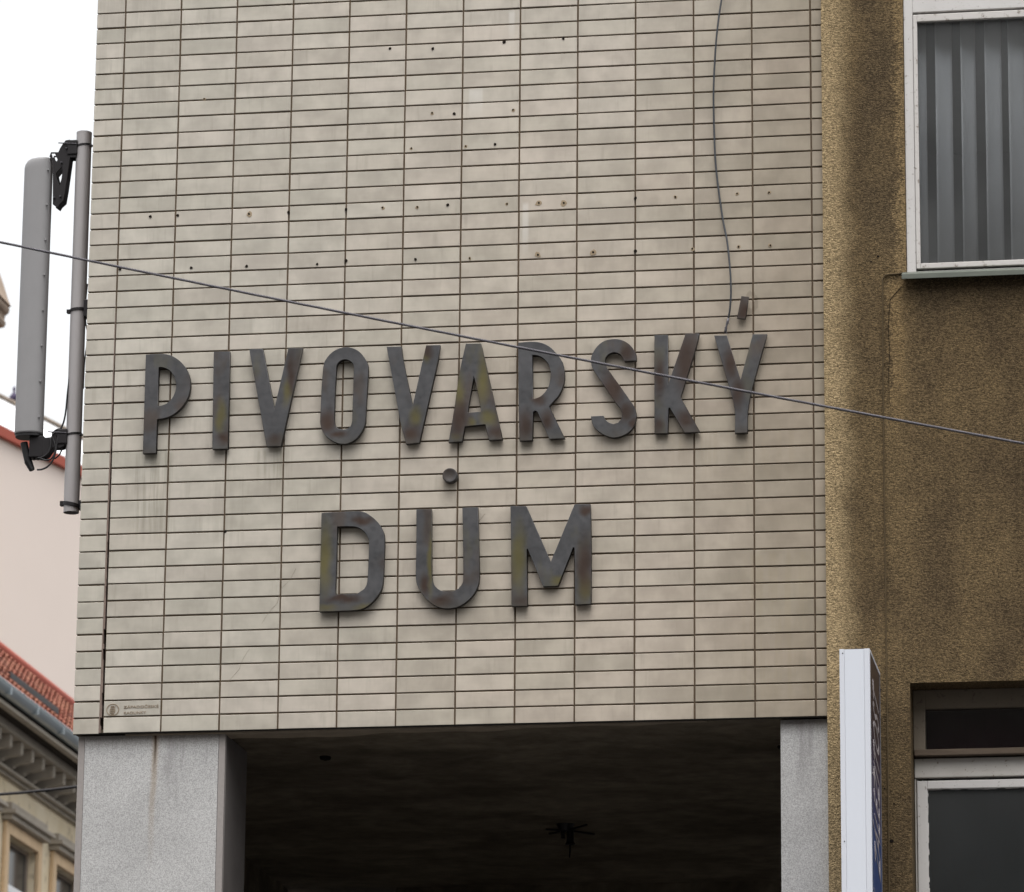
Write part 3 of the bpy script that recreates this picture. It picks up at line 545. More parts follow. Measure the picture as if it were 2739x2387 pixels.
HC = empty('hanging_cable', pts[-1]); tag(HC, 'thin grey cable dangling down the tiles to the letter Y, its end frayed', 'cable')
MB().tube(pts, .0042, 8).build('cable_sheath', M['cable'], HC, smooth=True)
e1 = [aty(a, b_, -.024) for a, b_ in ((1948,852),(1946,862),(1943,872),(1941,884),(1940,892))]
MB().tube(e1, [.0045, .0062, .0040, .0066, .0048], 7).build('frayed_end', M['steel'], HC, smooth=True)
mb = MB()
for a, b_ in (((1946,860),(1951,868)), ((1944,870),(1938,878)), ((1941,886),(1946,894))): mb.tube([aty(*a, -.026), aty(*b_, -.03)], .0012, 5)
mb.build('loose_strand', M['steel'], HC)
# steel rope across the street front: three strands twisted
Y_ = -3.2; pA = aty(-260, 601.5, Y_); pB = aty(3100, 1262, Y_); L_ = (pB-pA).length; d = (pB-pA).normalized(); u = d.orthogonal().normalized(); v_ = d.cross(u)
mb = MB(); per = .045; ns = int(L_/per*10)
for k in range(4):
    P = []
    for i in range(ns+1):
        t = i/ns; a = 2*pi*(t*L_/per+k/4); sag = Vector((0, 0, -.018*4*t*(1-t)+.012))
        P.append(pA+d*(L_*t)+sag+(u*cos(a)+v_*sin(a))*.0027)
    mb.tube(P, .0024, 5)
o = mb.build('steel_rope', M['steel'], smooth=True); tag(o, 'twisted steel rope slanting across the whole front, down to the right', 'rope')
pts = [aty(a, b_, 14) for a, b_ in ((-400, 2150), (0, 2125), (94, 2117), (143, 2112), (260, 2098))]
o = MB().tube(catm(pts), .011, 6).build('street_wire', M['black'], smooth=True); tag(o, 'short dark wire before the cream house at lower left', 'wire')
# ------------------------------------------------------------------ antenna on its pole, left corner
YP = .10
PT, PB = aty(223.5, 358, YP), aty(192.5, 1372, YP); PX = (PT.x+PB.x)/2; PR = 20.3/FPX*(PT-CAM).length
AN = empty('antenna_mast', (PX, YP, PB.z)); tag(AN, 'grey round steel mast clamped to the corner of the tiled building', 'mast')
mb = MB(); mb.tube([(PX, YP, PB.z), (PX, YP, PT.z)], PR, 28, caps=False); mb.tube([(PX, YP, PT.z), (PX, YP, PB.z)], PR*.88, 28, caps=False)
mb.build('pole', M['pole'], AN, smooth=True)
MB().tube([(PX, YP, PT.z-.004), (PX, YP, PT.z+.004)], PR*1.01, 28).build('pole_cap', M['pole'], AN)
zc = aty(205, 832, YP).z
def band(z_, t=.006, h=.010, tilt=0, mat='black', name='clamp_band', parent=AN, ear=True, side=-1):
    mb = MB(); n_ = 24; vs = []
    for a in range(n_):
        th = 2*pi*a/n_
        for rr_, hh in ((PR, -h), (PR+t, -h), (PR+t, h), (PR, h)): vs.append((PX+rr_*cos(th), YP+rr_*sin(th), z_+hh+tilt*cos(th)))
    fs = [(4*a+k, 4*((a+1) % n_)+k, 4*((a+1) % n_)+(k+1) % 4, 4*a+(k+1) % 4) for a in range(n_) for k in range(4)]
    mb.add(vs, fs)
    if ear: mb.box(PX+side*(PR+.001), PX+side*(PR+.016), YP-.012, YP+.012, z_-h*1.3-tilt, z_+h*1.3-tilt)
    return mb.build(name, M[mat], parent)
band(zc, .004, .006, .003); zb2 = aty(190, 1352, YP).z; band(zb2, .005, .008, -.008)
CL = MB(); CL.box(PX+PR-.004, -.130, YP-.025, YP+.03, zc-.035, zc+.045); CL.box(PX+PR+.004, -.131, YP+.03, YP+.05, zc-.075, zc+.02); CL.build('wall_bracket', M['black'], AN, bevel=.003)
CL = MB(); CL.box(PX+PR-.004, -.130, YP-.01, YP+.03, zb2-.02, zb2+.02); CL.build('wall_bracket', M['black'], AN, bevel=.003)
# antenna panel
pa = empty('panel_antenna', (PX-.1, YP, aty(80, 1170, YP).z)); tag(pa, 'long grey panel antenna with rounded front beside the mast', 'antenna')
tr, tl_, br, bl_ = aty(137, 428, YP), aty(64, 470, YP), aty(117, 1163, YP), aty(43, 1192, YP)
xr_, xl_ = (tr.x+br.x)/2, (tl_.x+bl_.x)/2; zt, zb = tr.z, br.z+.0
# vertical prism with D section, top edge rounded
sec = [(.5-.5*math.copysign(abs(cos(t))**.72, cos(t)), -.052*math.copysign(abs(sin(t))**.72, sin(t))) for t in [2*pi*(k+.5)/40 for k in range(40)]]
mb = MB(); W_ = xr_-xl_; lv = [(zb, 1, 1), (zb+.01, 1, 1), (zb+.3, 1, 1), (zb+.7, 1, 1), (zt-.075, 1, 1), (zt-.055, 1, 1), (zt-.045, 1, 1), (zt-.028, .975, 1), (zt-.012, .90, .97), (zt-.004, .80, .93), (zt, .62, .85)]
vs = []
for z_, kx, ky in lv: vs += [(xr_-W_*a*kx, YP+b_*ky, z_) for a, b_ in sec]
n_ = len(sec); fs = [(k*n_+a, k*n_+(a+1) % n_, (k+1)*n_+(a+1) % n_, (k+1)*n_+a) for k in range(len(lv)-1) for a in range(n_)]+[tuple(range(n_)), tuple((len(lv)-1)*n_+a for a in range(n_))]
mb.add(vs, fs); o = mb.build('radome', M['radome'], pa, smooth=True); 
for p in o.data.polygons: p.use_smooth = len(p.vertices) == 4
mb = MB()
mb.add([(xr_-W_*a*.97, YP+b_*.96, z_) for z_ in (zb-.012, zb-.001) for a, b_ in sec], [(a, (a+1) % n_, n_+(a+1) % n_, n_+a) for a in range(n_)]+[tuple(range(n_)), tuple(n_+a for a in range(n_))])
mb.build('end_cap', M['rubber'], pa)
for i in range(8):
    z_ = zt-.06-i*(zt-zb-.1)/7.2; MB().tube([(xr_-.009, YP-.030, z_), (xr_-.006, YP-.044, z_)], .0040, 8).build('rivet', M['radome'], pa)
def s2(o_, s, P, Y): return [Vector((v.x, v.z)) for v in (aty(o_[0]+a/s, o_[1]+b_/s, Y) for a, b_ in P)]
U0 = (0, 330)
outer = [(905,212),(850,222),(815,265),(780,320),(755,375),(660,375),(640,430),(685,500),(683,1050),(740,1092),(765,1050),(820,1000),(850,830),(905,440),(985,440),(1000,300),(930,290)]
for k, yy in enumerate((YP-.03, YP+.022)):
    prism_xz('tilt_bracket', s2(U0, 4.842, outer, YP-.03), [s2(U0, 4.842, [(722,650),(802,556),(812,610),(795,720),(768,820),(742,740)], YP-.03), s2(U0, 4.842, [(665,390),(710,390),(745,470),(735,495),(680,440)], YP-.03), s2(U0, 4.842, [(850,300),(880,300),(885,330),(855,335)], YP-.03)], yy, yy+.007, M['black'], pa)
zu = aty(200, 400, YP).z; zl_ = aty(180, 1172, YP).z
for z_ in (zu, zl_):
    MB().box(PX-PR-.034, PX-PR+.012, YP-.035, YP+.035, z_-.035, z_+.035).build('pole_clamp', M['black'], pa, bevel=.005)
    bb = band(z_+.012, .003, .004, .004, name='u_bolt', parent=pa, ear=False); MB().tube([(PX+PR-.002, YP-.02, z_+.008), (PX+PR+.014, YP-.02, z_+.006)], .0045, 6).build('bolt', M['black'], pa)
    MB().tube([(PX-PR-.075, YP-.036, z_+.022), (PX-PR+.01, YP-.036, z_+.014)], .0026, 6).build('threaded_rod', M['steel'], pa)
for a, b_ in ((700, 960), (860, 320), (795, 505), (780, 945)):
    q = aty(a/4.842, 330+b_/4.842, YP-.036); MB().tube([(q.x, YP-.03, q.z), (q.x, YP-.040, q.z)], .0042, 6).build('bolt', M['steel'], pa)
lo = [(640,400),(760,392),(830,300),(905,268),(960,300),(960,520),(900,545),(780,545),(700,660),(640,690)]
prism_xz('lower_bracket', s2((0, 1100), 5.6, lo, YP-.03), [s2((0, 1100), 5.6, [(845,300),(890,290),(905,330),(860,345)], YP-.03), s2((0, 1100), 5.6, [(835,370),(880,362),(882,410),(845,400)], YP-.03)], YP-.03, YP-.02, M['black'], pa)
prism_xz('lower_bracket', s2((0, 1100), 5.6, lo, YP-.03), [], YP+.015, YP+.022, M['black'], pa)
q1, q2, q3 = aty(64, 1185, YP), aty(76, 1238, YP), aty(86, 1258, YP)
MB().tube([q1, q2], .0165, 12).build('connector', M['rubber'], pa, smooth=False); MB().tube([q2+(q1-q2)*.08, q3], [.019, .013], 8).build('connector_boot', M['rubber'], pa)
a_, b_ = aty(78, 1178, YP-.03), aty(114, 1222, YP-.03); MB().box(a_.x, b_.x, YP-.03, YP+.03, b_.z, a_.z+.02).build('junction_box', M['black'], pa, bevel=.004)
for px in (90, 100, 110):
    q = aty(px, 1224, YP-.01); MB().tube([q+Vector((0, 0, .01)), q-Vector((-.004, 0, .012))], .006, 8).build('connector', M['rubber'], pa)
for P, rd_ in (([(99,1257),(112,1256),(128,1248),(142,1230),(150,1203),(154,1178),(160,1154),(170,1130),(176,1100),(181,1050),(186,1010)], .0040),
               ([(108,1226),(120,1231),(135,1229),(145,1215),(148,1195),(140,1165),(148,1152),(163,1148),(170,1160),(168,1190),(160,1215),(146,1228)], .0036),
               ([(100,1226),(116,1222),(130,1210),(136,1190),(134,1172)], .0036)):
    MB().tube(catm([aty(a, b_, YP-.045+.02*(i/8)) for i, (a, b_) in enumerate(P)]), rd_, 6).build('feeder_cable', M['rubber'], pa, smooth=True)
P = [(236,760),(232,800),(231,860),(237,900),(229,960),(226,1010),(225,1040)]
MB().tube(catm([aty(a-2, b_, YP+.05) for a, b_ in P]), .0035, 6).build('feeder_cable', M['rubber'], pa, smooth=True)
# ------------------------------------------------------------------ fixture under the soffit
fp = atz(1519, 2205, Z0); sz = .235/131*1.0
LF = empty('ceiling_fixture', (fp.x, fp.y, Z0)); tag(LF, 'black spidery fixture hanging under the dark soffit of the passage', 'lamp fixture')
fx, fy = fp.x, fp.y
MB().tube([(fx-.012, fy, Z0), (fx-.012, fy, Z0-.035)], [.045, .028], 16).build('mount', M['black'], LF, smooth=False)
for ax, ay in ((.115, .10), (.115, -.16), (-.10, .06), (-.10, -.06)):
    MB().tube([(fx, fy, Z0-.030), (fx+ax, fy+ay, Z0-.034)], .0055, 6).build('arm', M['black'], LF)
MB().tube([(fx+.012, fy, Z0-.03), (fx+.012, fy, Z0-.085), (fx+.012, fy, Z0-.10)], [.017, .018, .026], 12).build('lamp_holder', M['black'], LF)
MB().tube([(fx-.024, fy, Z0-.03), (fx-.024, fy, Z0-.07)], .009, 10).build('terminal_block', M['black'], LF)
MB().tube([(fx+.012, fy, Z0-.10), (fx+.009, fy, Z0-.165)], [.006, .003], 6).build('pigtail', M['black'], LF)
# ------------------------------------------------------------------ ochre house to the right
OH = empty('ochre_house', (5, 0, 0)); tag(OH, 'dirty ochre roughcast house to the right with peeling white windows', 'house')
YO = -.022; OX = 3.1702
w1l = aty(2420, 400, YO).x; w1b = aty(2430, 733, YO).z; w1t = w1b+2.05*.96
w2l = aty(2434, 1850, YO).x; w2t = aty(2450, 1827, YO).z; w2b = w2t-1.95; w1r, w2r = w1l+1.42, w2l+1.40
w1t = aty(2500, -70, YO).z
wall_open(OX, 9, .135, 11.5, [(w1l, w1r, w1b, w1t), (w2l, w2r, w2b, w2t)], YO, .6, 'wall', M['ochre'], OH)
def sash(parent, x0, x1, z0, z1, y0, y1, st, rt, rb, mat, name='sash', bevel=.003):
    b = MB(); b.box(x0, x0+st, y0, y1, z0, z1); b.box(x1-st, x1, y0, y1, z0, z1); b.box(x0+st, x1-st, y0, y1, z1-rt, z1); b.box(x0+st, x1-st, y0, y1, z0, z0+rb)
    return b.build(name, mat, parent, bevel=bevel)
# upper window, set flush
W1 = empty('window', (w1l+.7, YO, w1b)); W1.parent = OH; W1.matrix_parent_inverse = OH.matrix_world.inverted(); W1['label'] = 'upper window, white frame, vertical blinds behind the glass'
yf = YO+.006
PXM = (aty(2500, 400, YO)-aty(2400, 400, YO)).x/100
mx = w1l+.72
gt = aty(2470, 59, YO).z; gb = aty(2470, 704, YO).z
sash(W1, w1l+.002, w1r-.002, w1b+.006, w1t-.002, yf, yf+.07, .040, w1t-.002-(gt+.048), .006, M['paint'], 'frame')
for k, (a0, a1) in enumerate(((w1l+.0435, mx-.004), (mx+.004, w1r-.0435))):
    sash(W1, a0, a1, gb-.024, gt+.036, yf-.004, yf+.035, .018, .033, .024, M['paint_worn'], 'sash')
    box('pane', a0+.018, a1-.018, yf+.014, yf+.018, gb, gt+.003, M['glass'], W1)
# zinc sill, sloping outwards
sz0 = aty(2412, 748, YO-.05); b = MB(); zs1 = aty(2430, 728, YO).z
b.add([(sz0.x, YO-.055, sz0.z), (w1r+.02, YO-.055, sz0.z), (w1r+.02, YO+.03, zs1), (sz0.x, YO+.03, zs1), (sz0.x, YO-.055, sz0.z+.024), (w1r+.02, YO-.055, sz0.z+.024), (w1r+.02, YO+.03, zs1+.012), (sz0.x, YO+.03, zs1+.012)],
      [(0, 3, 2, 1), (4, 5, 6, 7), (0, 1, 5, 4), (1, 2, 6, 5), (2, 3, 7, 6), (3, 0, 4, 7)]); b.build('sill', M['sill'], W1, bevel=.002)
# lower window, deep in its reveal
W2 = empty('window', (w2l+.7, YO, w2b)); W2.parent = OH; W2.matrix_parent_inverse = OH.matrix_world.inverted(); W2['label'] = 'lower window, dark transom light above a peeling white sash'
Yw = YO+.15
f_ = lambda px, py: aty(px, py, Yw)
fl = w2l; ztop = f_(2450, 1862).z; zt0 = f_(2500, 1896).z; zt1 = f_(2500, 2007).z; zl0 = f_(2500, 2011).z; zl1 = f_(2500, 2025).z; zr0 = f_(2500, 2036).z; zr1 = f_(2500, 2080).z; zs_ = f_(2500, 2088).z; zg = f_(2500, 2110).z
xst = f_(2475, 1950).x; xg = f_(2481, 2200).x; xs0 = f_(2452, 2200).x
b = MB(); b.box(fl+.001, xst, Yw, Yw+.06, zl0+.006, w2t-.001); b.box(w2r-.05, w2r-.001, Yw, Yw+.06, zl0+.006, w2t-.001); b.box(xst, w2r-.05, Yw, Yw+.06, zt0, w2t-.001); b.build('frame', M['paint_brown'], W2, bevel=.003)
box('ledge', fl+.006, w2r-.004, Yw-.035, Yw+.05, zl1, zl0+.004, M['sillwood'], W2, bevel=.003)
box('transom_rail', fl+.003, w2r-.003, Yw+.002, Yw+.058, zr1, zr0+.012, M['paint_dirty'], W2, bevel=.004)
b = MB(); b.box(fl+.002, xs0, Yw+.010, Yw+.06, w2b+.01, zr1-.002); b.box(w2r-.03, w2r-.002, Yw+.010, Yw+.06, w2b+.01, zr1-.002); b.build('frame', M['paint_dirty'], W2, bevel=.003)
mx2 = w2l+.70
for k, (a0, a1) in enumerate(((xs0+.003, mx2), (mx2+.006, w2r-.033))):
    sash(W2, a0, a1, w2b+.04, zs_, Yw+.004, Yw+.045, xg-xs0-.003, zs_-zg, .05, M['paint'], 'sash')
    box('pane', a0+.04, a1-.04, Yw+.018, Yw+.022, w2b+.08, zg+.004, M['glass_dark'], W2)
box('transom_pane', xst-.004, w2r-.046, Yw+.02, Yw+.024, zt1-.004, zt0+.004, M['glass_clear'], W2)
box('sill', w2l-.02, w2r+.02, YO-.05, YO+.149, w2b-.015, w2b+.006, M['sill'], W2)
# ragged paint on the pane edges
mb = MB(); r = random.Random(9); z_ = zg
while z_ > w2b+.1: h = r.uniform(.006, .03); mb.box(xg-.001, xg+r.uniform(.001, .005), Yw+.012, Yw+.0178, z_-h, z_); z_ -= h
xx = xg
while xx < mx2-.06: h = r.uniform(.006, .04); mb.box(xx, xx+h, Yw+.012, Yw+.0178, zg-r.uniform(.001, .006), zg+.001); xx += h
mb.build('paint_edge', M['paint'], W2)
# rooms behind
for (a0, a1, c0, c1, nm) in ((w1l-.3, w1r+.3, w1b-.3, w1t+.3, 'r1'), (w2l-.15, w2r+.3, w2b-.3, w2t+.3, 'r2')):
    b = MB(); y0, y1 = .602, 3.4
    b.box(a0, a1, y1, y1+.05, c0, c1); b.box(a0-.05, a0, y0, y1, c0, c1); b.box(a1, a1+.05, y0, y1, c0, c1); b.box(a0, a1, y0, y1, c1, c1+.05); b.box(a0, a1, y0, y1, c0-.05, c0)
    b.build('room', M['room'], OH)
# curtain cloths behind the lower window
for nm, z0_, z1_, mt in (('transom_curtain', zr1, w2t, 'wine'), ('curtain', w2b, zr1-.01, 'curtain')):
    mb = MB(); n_ = 90; vs = []
    for i in range(n_+1):
        X = w2l+.03+(w2r-w2l-.06)*i/n_; yy = Yw+.13+.003*sin(i*.9)+.002*sin(i*2.3)
        vs += [(X, yy, z0_), (X, yy, z1_)]
    mb.add(vs, [(2*i, 2*i+2, 2*i+3, 2*i+1) for i in range(n_)]); me_o = mb.build('curtain', M[mt], None, smooth=True)
    md = me_o.modifiers.new('s', 'SOLIDIFY'); md.thickness = .002
    tag(me_o, 'wine-dark cloth behind the transom light of the lower window' if mt == 'wine' else 'green-grey curtain behind the lower sash at bottom right', 'curtain')
# vertical blind
VB = empty('vertical_blind', (w1l+.7, YO+.14, w1t-.02)); tag(VB, 'vertical strip blind behind the upper window glass', 'blind')
YB = YO+.15
box('head_rail', w1l+.03, w1r-.03, YB-.02, YB+.02, w1t-.05, w1t-.005, M['paint'], VB)
slats = [(2468, .3), (2528, .2), (2594, .25), (2661, .1), (2724, .2)]
xc0 = [aty(p, 500, YB).x for p, _ in slats]; pit = (xc0[-1]-xc0[1])/3
while xc0[-1] < w1r-.1: xc0.append(xc0[-1]+pit)
bz0 = gb-.005
for i, X in enumerate(xc0):
    ang = R(random.Random(i).uniform(24, 40)); hw = .040 if i != 0 else .026; nseg = 6; vs = []
    for k in range(nseg+1):
        t = -1+2*k/nseg; bow = .006*(1-t*t); vs += [(X+hw*t*cos(ang)-bow*sin(ang), YB+hw*t*sin(ang)+bow*cos(ang), bz0), (X+hw*t*cos(ang)-bow*sin(ang)+.003, YB+hw*t*sin(ang)+bow*cos(ang), w1t-.05)]
    mb = MB(); mb.add(vs, [(2*k, 2*k+2, 2*k+3, 2*k+1) for k in range(nseg)]); o = mb.build('slat', M['blind'], VB, smooth=True); md = o.modifiers.new('s', 'SOLIDIFY'); md.thickness = .001
# old wires and cracks on the roughcast
wp = [(2426,728),(2400,733),(2370,736),(2362,748),(2361,770),(2362,1000),(2365,1300),(2369,1600),(2373,1900),(2376,2150),(2379,2500)]
o = MB().tube(catm([aty(a, b_, YO-.004) for a, b_ in wp], 4), .0032, 6).build('wall_wire', simple('painted_wire', (.085, .062, .035), .9, .1, var=.3), smooth=True)
tag(o, 'thin painted-over wire bent from the upper sill down the ochre wall', 'wire')
mb = MB(); r = random.Random(3)
P = [(2411,768),(2395,785),(2381,802),(2379,830),(2376,880),(2380,940),(2377,1000),(2379,1080)]
for a, b_ in zip(P[:-1], P[1:]): mb.tube([aty(*a, YO-.001), aty(*b_, YO-.001)], .0014, 4)
mb.build('crack', M['hole'], OH)
for (px, py, k) in ((2385, 2250, .007), (2392, 2150, .003), (2356, 1845, .003), (2366, 2110, .003), (2349, 686, .004), (2330, 700, .003), (2290, 870, .002), (2260, 1240, .002)):
    p = aty(px, py, YO); n_ = 8; mb = MB(); vs = [(p.x+k*1.3*cos(2*pi*a/n_)*random.uniform(.7, 1.2), YO-.003, p.z+k*sin(2*pi*a/n_)*random.uniform(.7, 1.2)) for a in range(n_)]+[(p.x+k*1.3*cos(2*pi*a/n_), YO+.003, p.z+k*sin(2*pi*a/n_)) for a in range(n_)]
    mb.add(vs, [tuple(range(n_))[::-1]]+[(a, (a+1) % n_, n_+(a+1) % n_, n_+a) for a in range(n_)]); mb.build('pit', M['hole'], OH)
# ------------------------------------------------------------------ projecting light-box sign
YF, YK = -.60, -.10
sr, sl = aty(2326, 1735, YF), aty(2245, 1737, YF); zt = (sr.z+sl.z)/2; zb = zt-2.1; X0, X1 = sl.x, sr.x
SG = empty('projecting_sign', ((X0+X1)/2, YF, zb)); tag(SG, 'tall narrow white light-box sign projecting from the ochre wall, blue print on its side', 'sign')
e = (X1-X0)
box('front_cover', X0+e*.17, X1-e*.19, YF+.0012, YF+.02, zb+.004, zt-.001, M['signwhite'], SG)
box('edge_profile', X0, X0+e*.165, YF, YF+.03, zb, zt, M['signalu'], SG, bevel=.0012); box('edge_profile', X1-e*.185, X1, YF, YF+.03, zb, zt, M['signalu'], SG, bevel=.0012)
box('housing', X0+.003, X1-.004, YF+.0205, YK, zb+.003, zt-.003, M['signwhite'], SG)
box('side_panel', X1-.0035, X1-.0012, YF+.031, YK-.012, zb+.004, zt-.012, M['print'], SG)
box('side_panel', X0+.0, X0+.0025, YF+.031, YK-.012, zb+.004, zt-.012, M['print'], SG)
box('top_trim', X1-.0035, X1+.001, YF+.0305, YK, zt-.011, zt, M['signalu'], SG); box('rear_trim', X1-.0035, X1+.0005, YK-.0115, YK, zb, zt-.0115, simple('grey_trim', (.16, .16, .18), .5), SG)
me = text_mesh('ZÁLEŽITOST', .30, .0006)
ys = [v.co.y for v in me.vertices]; xs_ = [v.co.x for v in me.vertices]; zq0 = atx(2340, 2335, X1).z; zq1 = atx(2340, 1862, X1).z
sh_ = .12
for v in me.vertices:
    t = (v.co.x-min(xs_))/(max(xs_)-min(xs_)); h = (v.co.y-min(ys))/(max(ys)-min(ys)); zq = v.co.z
    v.co = (X1-.0004+zq, YK-.085-h*.34, zq0+t*(zq1-zq0)+h*.07)
link('lettering', me, M['printtext'], SG)
me = text_mesh('Í', .30, .0006); ys = [v.co.y for v in me.vertices]
for v in me.vertices: h = v.co.y/max(ys); v.co = (X1-.0004+v.co.z, YK-.085-h*.34, zq0-.16+v.co.x*.3+h*.07)
link('lettering', me, M['printtext'], SG)
for px, py in ((2254, 1748), (2259, 2251)):
    q = aty(px, py, YF); MB().tube([(q.x, YF+.001, q.z), (q.x, YF-.0015, q.z)], .0026, 8).build('screw', M['black'], SG)
for z_ in (zt-.35, zb+.4): MB().tube([((X0+X1)/2, YK-.01, z_), ((X0+X1)/2, YO+.01, z_)], .02, 10).build('mounting_arm', M['black'], SG)
# ------------------------------------------------------------------ cream corner house across the side street
XC = -12.0
CH = empty('cream_house', (XC, 42, 0)); tag(CH, 'cream stucco house with bracketed cornice and red tiled roof at lower left', 'house')
def zmean(pa_, pb_, X): return (atx(*pa_, X).z+atx(*pb_, X).z)/2
yA, yB = 36.0, 60.0
zc_t = zmean((0, 2084), (202, 2200), XC)              # plaster begins under the moulding
# facade with openings, along y; windows
wz = atx(18, 2234, XC).z; wy0, wy1 = 40.80, 42.34; pitch = 2.50
ops = []
for k in range(-1, 5): ops.append((wy0+k*pitch, wy1+k*pitch, wz-2.1, wz))
for k in range(-1, 5): ops.append((wy0+k*pitch, wy1+k*pitch, wz-5.9, wz-3.8))
o = wall_open(yA, yB, 0, zc_t, ops, 0, .3, 'wall', M['cream'], None)
for v in o.data.vertices: v.co = (XC-v.co.y, v.co.x, v.co.z)
o.parent = CH; o.matrix_parent_inverse = CH.matrix_world.inverted()
box('wall', XC-9, XC-.5, yA, yB, 0, zc_t+.6, M['cream'], CH)
def bx(name, d0, d1, a0, a1, c0, c1, mt, par=CH, bevel=0): return box(name, XC+d0, XC+d1, a0, a1, c0, c1, M[mt], par, bevel)
for i, (a0, a1, c0, c1) in enumerate(ops):
    Wn = empty('window', (XC, (a0+a1)/2, c0)); Wn.parent = CH; Wn.matrix_parent_inverse = CH.matrix_world.inverted()
    b = MB(); s_ = .17
    b.box(XC+.002, XC+.07, a0-s_, a0, c0-.1, c1+s_); b.box(XC+.002, XC+.07, a1, a1+s_, c0-.1, c1+s_); b.box(XC+.002, XC+.07, a0, a1, c1, c1+s_); b.build('surround', M['peach'], Wn, bevel=.02)
    b = MB(); b.box(XC+.004, XC+.16, a0-s_-.06, a1+s_+.06, c1+s_+.003, c1+s_+.07); b.box(XC+.004, XC+.22, a0-s_-.12, a1+s_+.12, c1+s_+.073, c1+s_+.13); b.box(XC+.004, XC+.13, a0-s_, a1+s_, c1+s_+.15, c1+s_+.25); b.build('lintel_moulding', M['stone_light'], Wn, bevel=.012)
    b = MB(); t_ = .05; b.box(XC-.14, XC-.09, a0, a0+t_, c0, c1); b.box(XC-.14, XC-.09, a1-t_, a1, c0, c1); b.box(XC-.14, XC-.09, a0+t_, a1-t_, c1-t_, c1); b.box(XC-.14, XC-.09, a0+t_, a1-t_, c0, c0+t_)
    b.build('frame', M['stone'], Wn); b = MB(); b.box(XC-.145, XC-.03, a0+.001, a1-.001, c1-.74, c1-.63); b.box(XC-.138, XC-.08, (a0+a1)/2-.04, (a0+a1)/2+.04, c0+t_, c1-.75); b.build('rail', M['white'], Wn, bevel=.01)
    box('pane', XC-.125, XC-.12, a0+t_, a1-t_, c0+t_, c1-t_, M['winglass'], Wn)
    if i == 1+0: pass
    if i in (2, 4): box('curtain', XC-.118, XC-.11, a0+t_+.01, a0+.95, c0+t_, c1-.30, M['wincurtain'], Wn)
    elif i < 6: box('curtain', XC-.118, XC-.113, a0+t_+.28, a0+t_+.55, c0+t_, c1-.16, simple('net', (.10, .10, .105), .8), Wn)
# entablature: heights read where the eaves line meets the facade
XG = XC+.75
z_m0, z_m1 = zc_t, zmean((0, 2050), (202, 2166), XC+.12)
b = MB(); b.box(XC-.2, XC+.07, yA, yB, z_m0, z_m0+(z_m1-z_m0)*.45); b.box(XC-.2, XC+.14, yA, yB, z_m0+(z_m1-z_m0)*.45+.002, z_m1); b.build('string_moulding', M['stone_light'], CH, bevel=.015)
z_b1 = zmean((0, 1964), (205, 2066), XC+.44)       # top of bracket zone / bottom of the slab
box('frieze', XC-.2, XC+.02, yA, yB, z_m1+.002, z_b1, M['stone_dark'], CH)
z_s1 = zmean((0, 1932), (205, 2036), XC+.46)
bx('cornice_slab', -.2, .46, yA, yB, z_b1+.002, z_s1, 'stone_light', bevel=.02)
z_g0 = zmean((0, 1884), (205, 1990), XG)
b = MB(); b.box(XC-.2, XC+.60, yA, yB, z_s1+.002, z_g0-.05); b.build('eaves_board', M['stone_dark'], CH)
bx('drip_board', .622, .72, yA, yB, z_g0-.06, z_g0-.01, 'stone_light')
prof = [(0, 0), (.10, .01), (.16, .08), (.17, .17), (.24, .24), (.36, .27), (.46, .33), (.48, .42), (.48, 1.0), (0, 1.0)]
hB = z_b1-z_m1; yb_ = yA+.1; nb = 0
proto = None
while yb_ < yB-1:
    if proto is None:
        mb = MB(); n_ = len(prof); vs = [(p[0]*.82, s*.062, p[1]*hB) for s in (-1, 1) for p in prof]
        mb.add(vs, [tuple(range(n_)), tuple(n_+a for a in range(n_))]+[(a, (a+1) % n_, n_+(a+1) % n_, n_+a) for a in range(n_)]); proto = mb.build('cornice_bracket', M['stone_light'], None, bevel=.012); proto.parent = CH; proto.matrix_parent_inverse = CH.matrix_world.inverted(); o = proto
    else:
        o = proto.copy(); col.objects.link(o)
    o.location = (XC+.022, yb_, z_m1+.003); yb_ += .56; nb += 1
# gutter
gr_ = .115; zg_ = zmean((0, 1838), (197, 1962), XG)-.02
mb = MB(); n_ = 16; prof = [(XG+gr_*cos(pi+pi*a/n_), zg_+gr_*sin(pi+pi*a/n_)) for a in range(n_+1)]+[(XG+(gr_-.012)*cos(2*pi-pi*a/n_), zg_+(gr_-.012)*sin(2*pi-pi*a/n_)) for a in range(n_+1)]
vs = [(p[0], yy, p[1]) for yy in (yA, yB) for p in prof]; k = len(prof); mb.add(vs, [(a, (a+1) % k, k+(a+1) % k, k+a) for a in range(k)]); mb.build('gutter', M['zinc'], CH, smooth=True)
mb = MB(); mb.tube([(XG+gr_-.004, yA, zg_), (XG+gr_-.004, yB, zg_)], .014, 8); mb.build('gutter_bead', M['zinc'], CH, smooth=True)
yy = yA+.4
while yy < yB: box('gutter_joint', XG-gr_*.2, XG+gr_+.006, yy, yy+.035, zg_-gr_-.004, zg_+.012, M['zinc'], CH); yy += 1.35
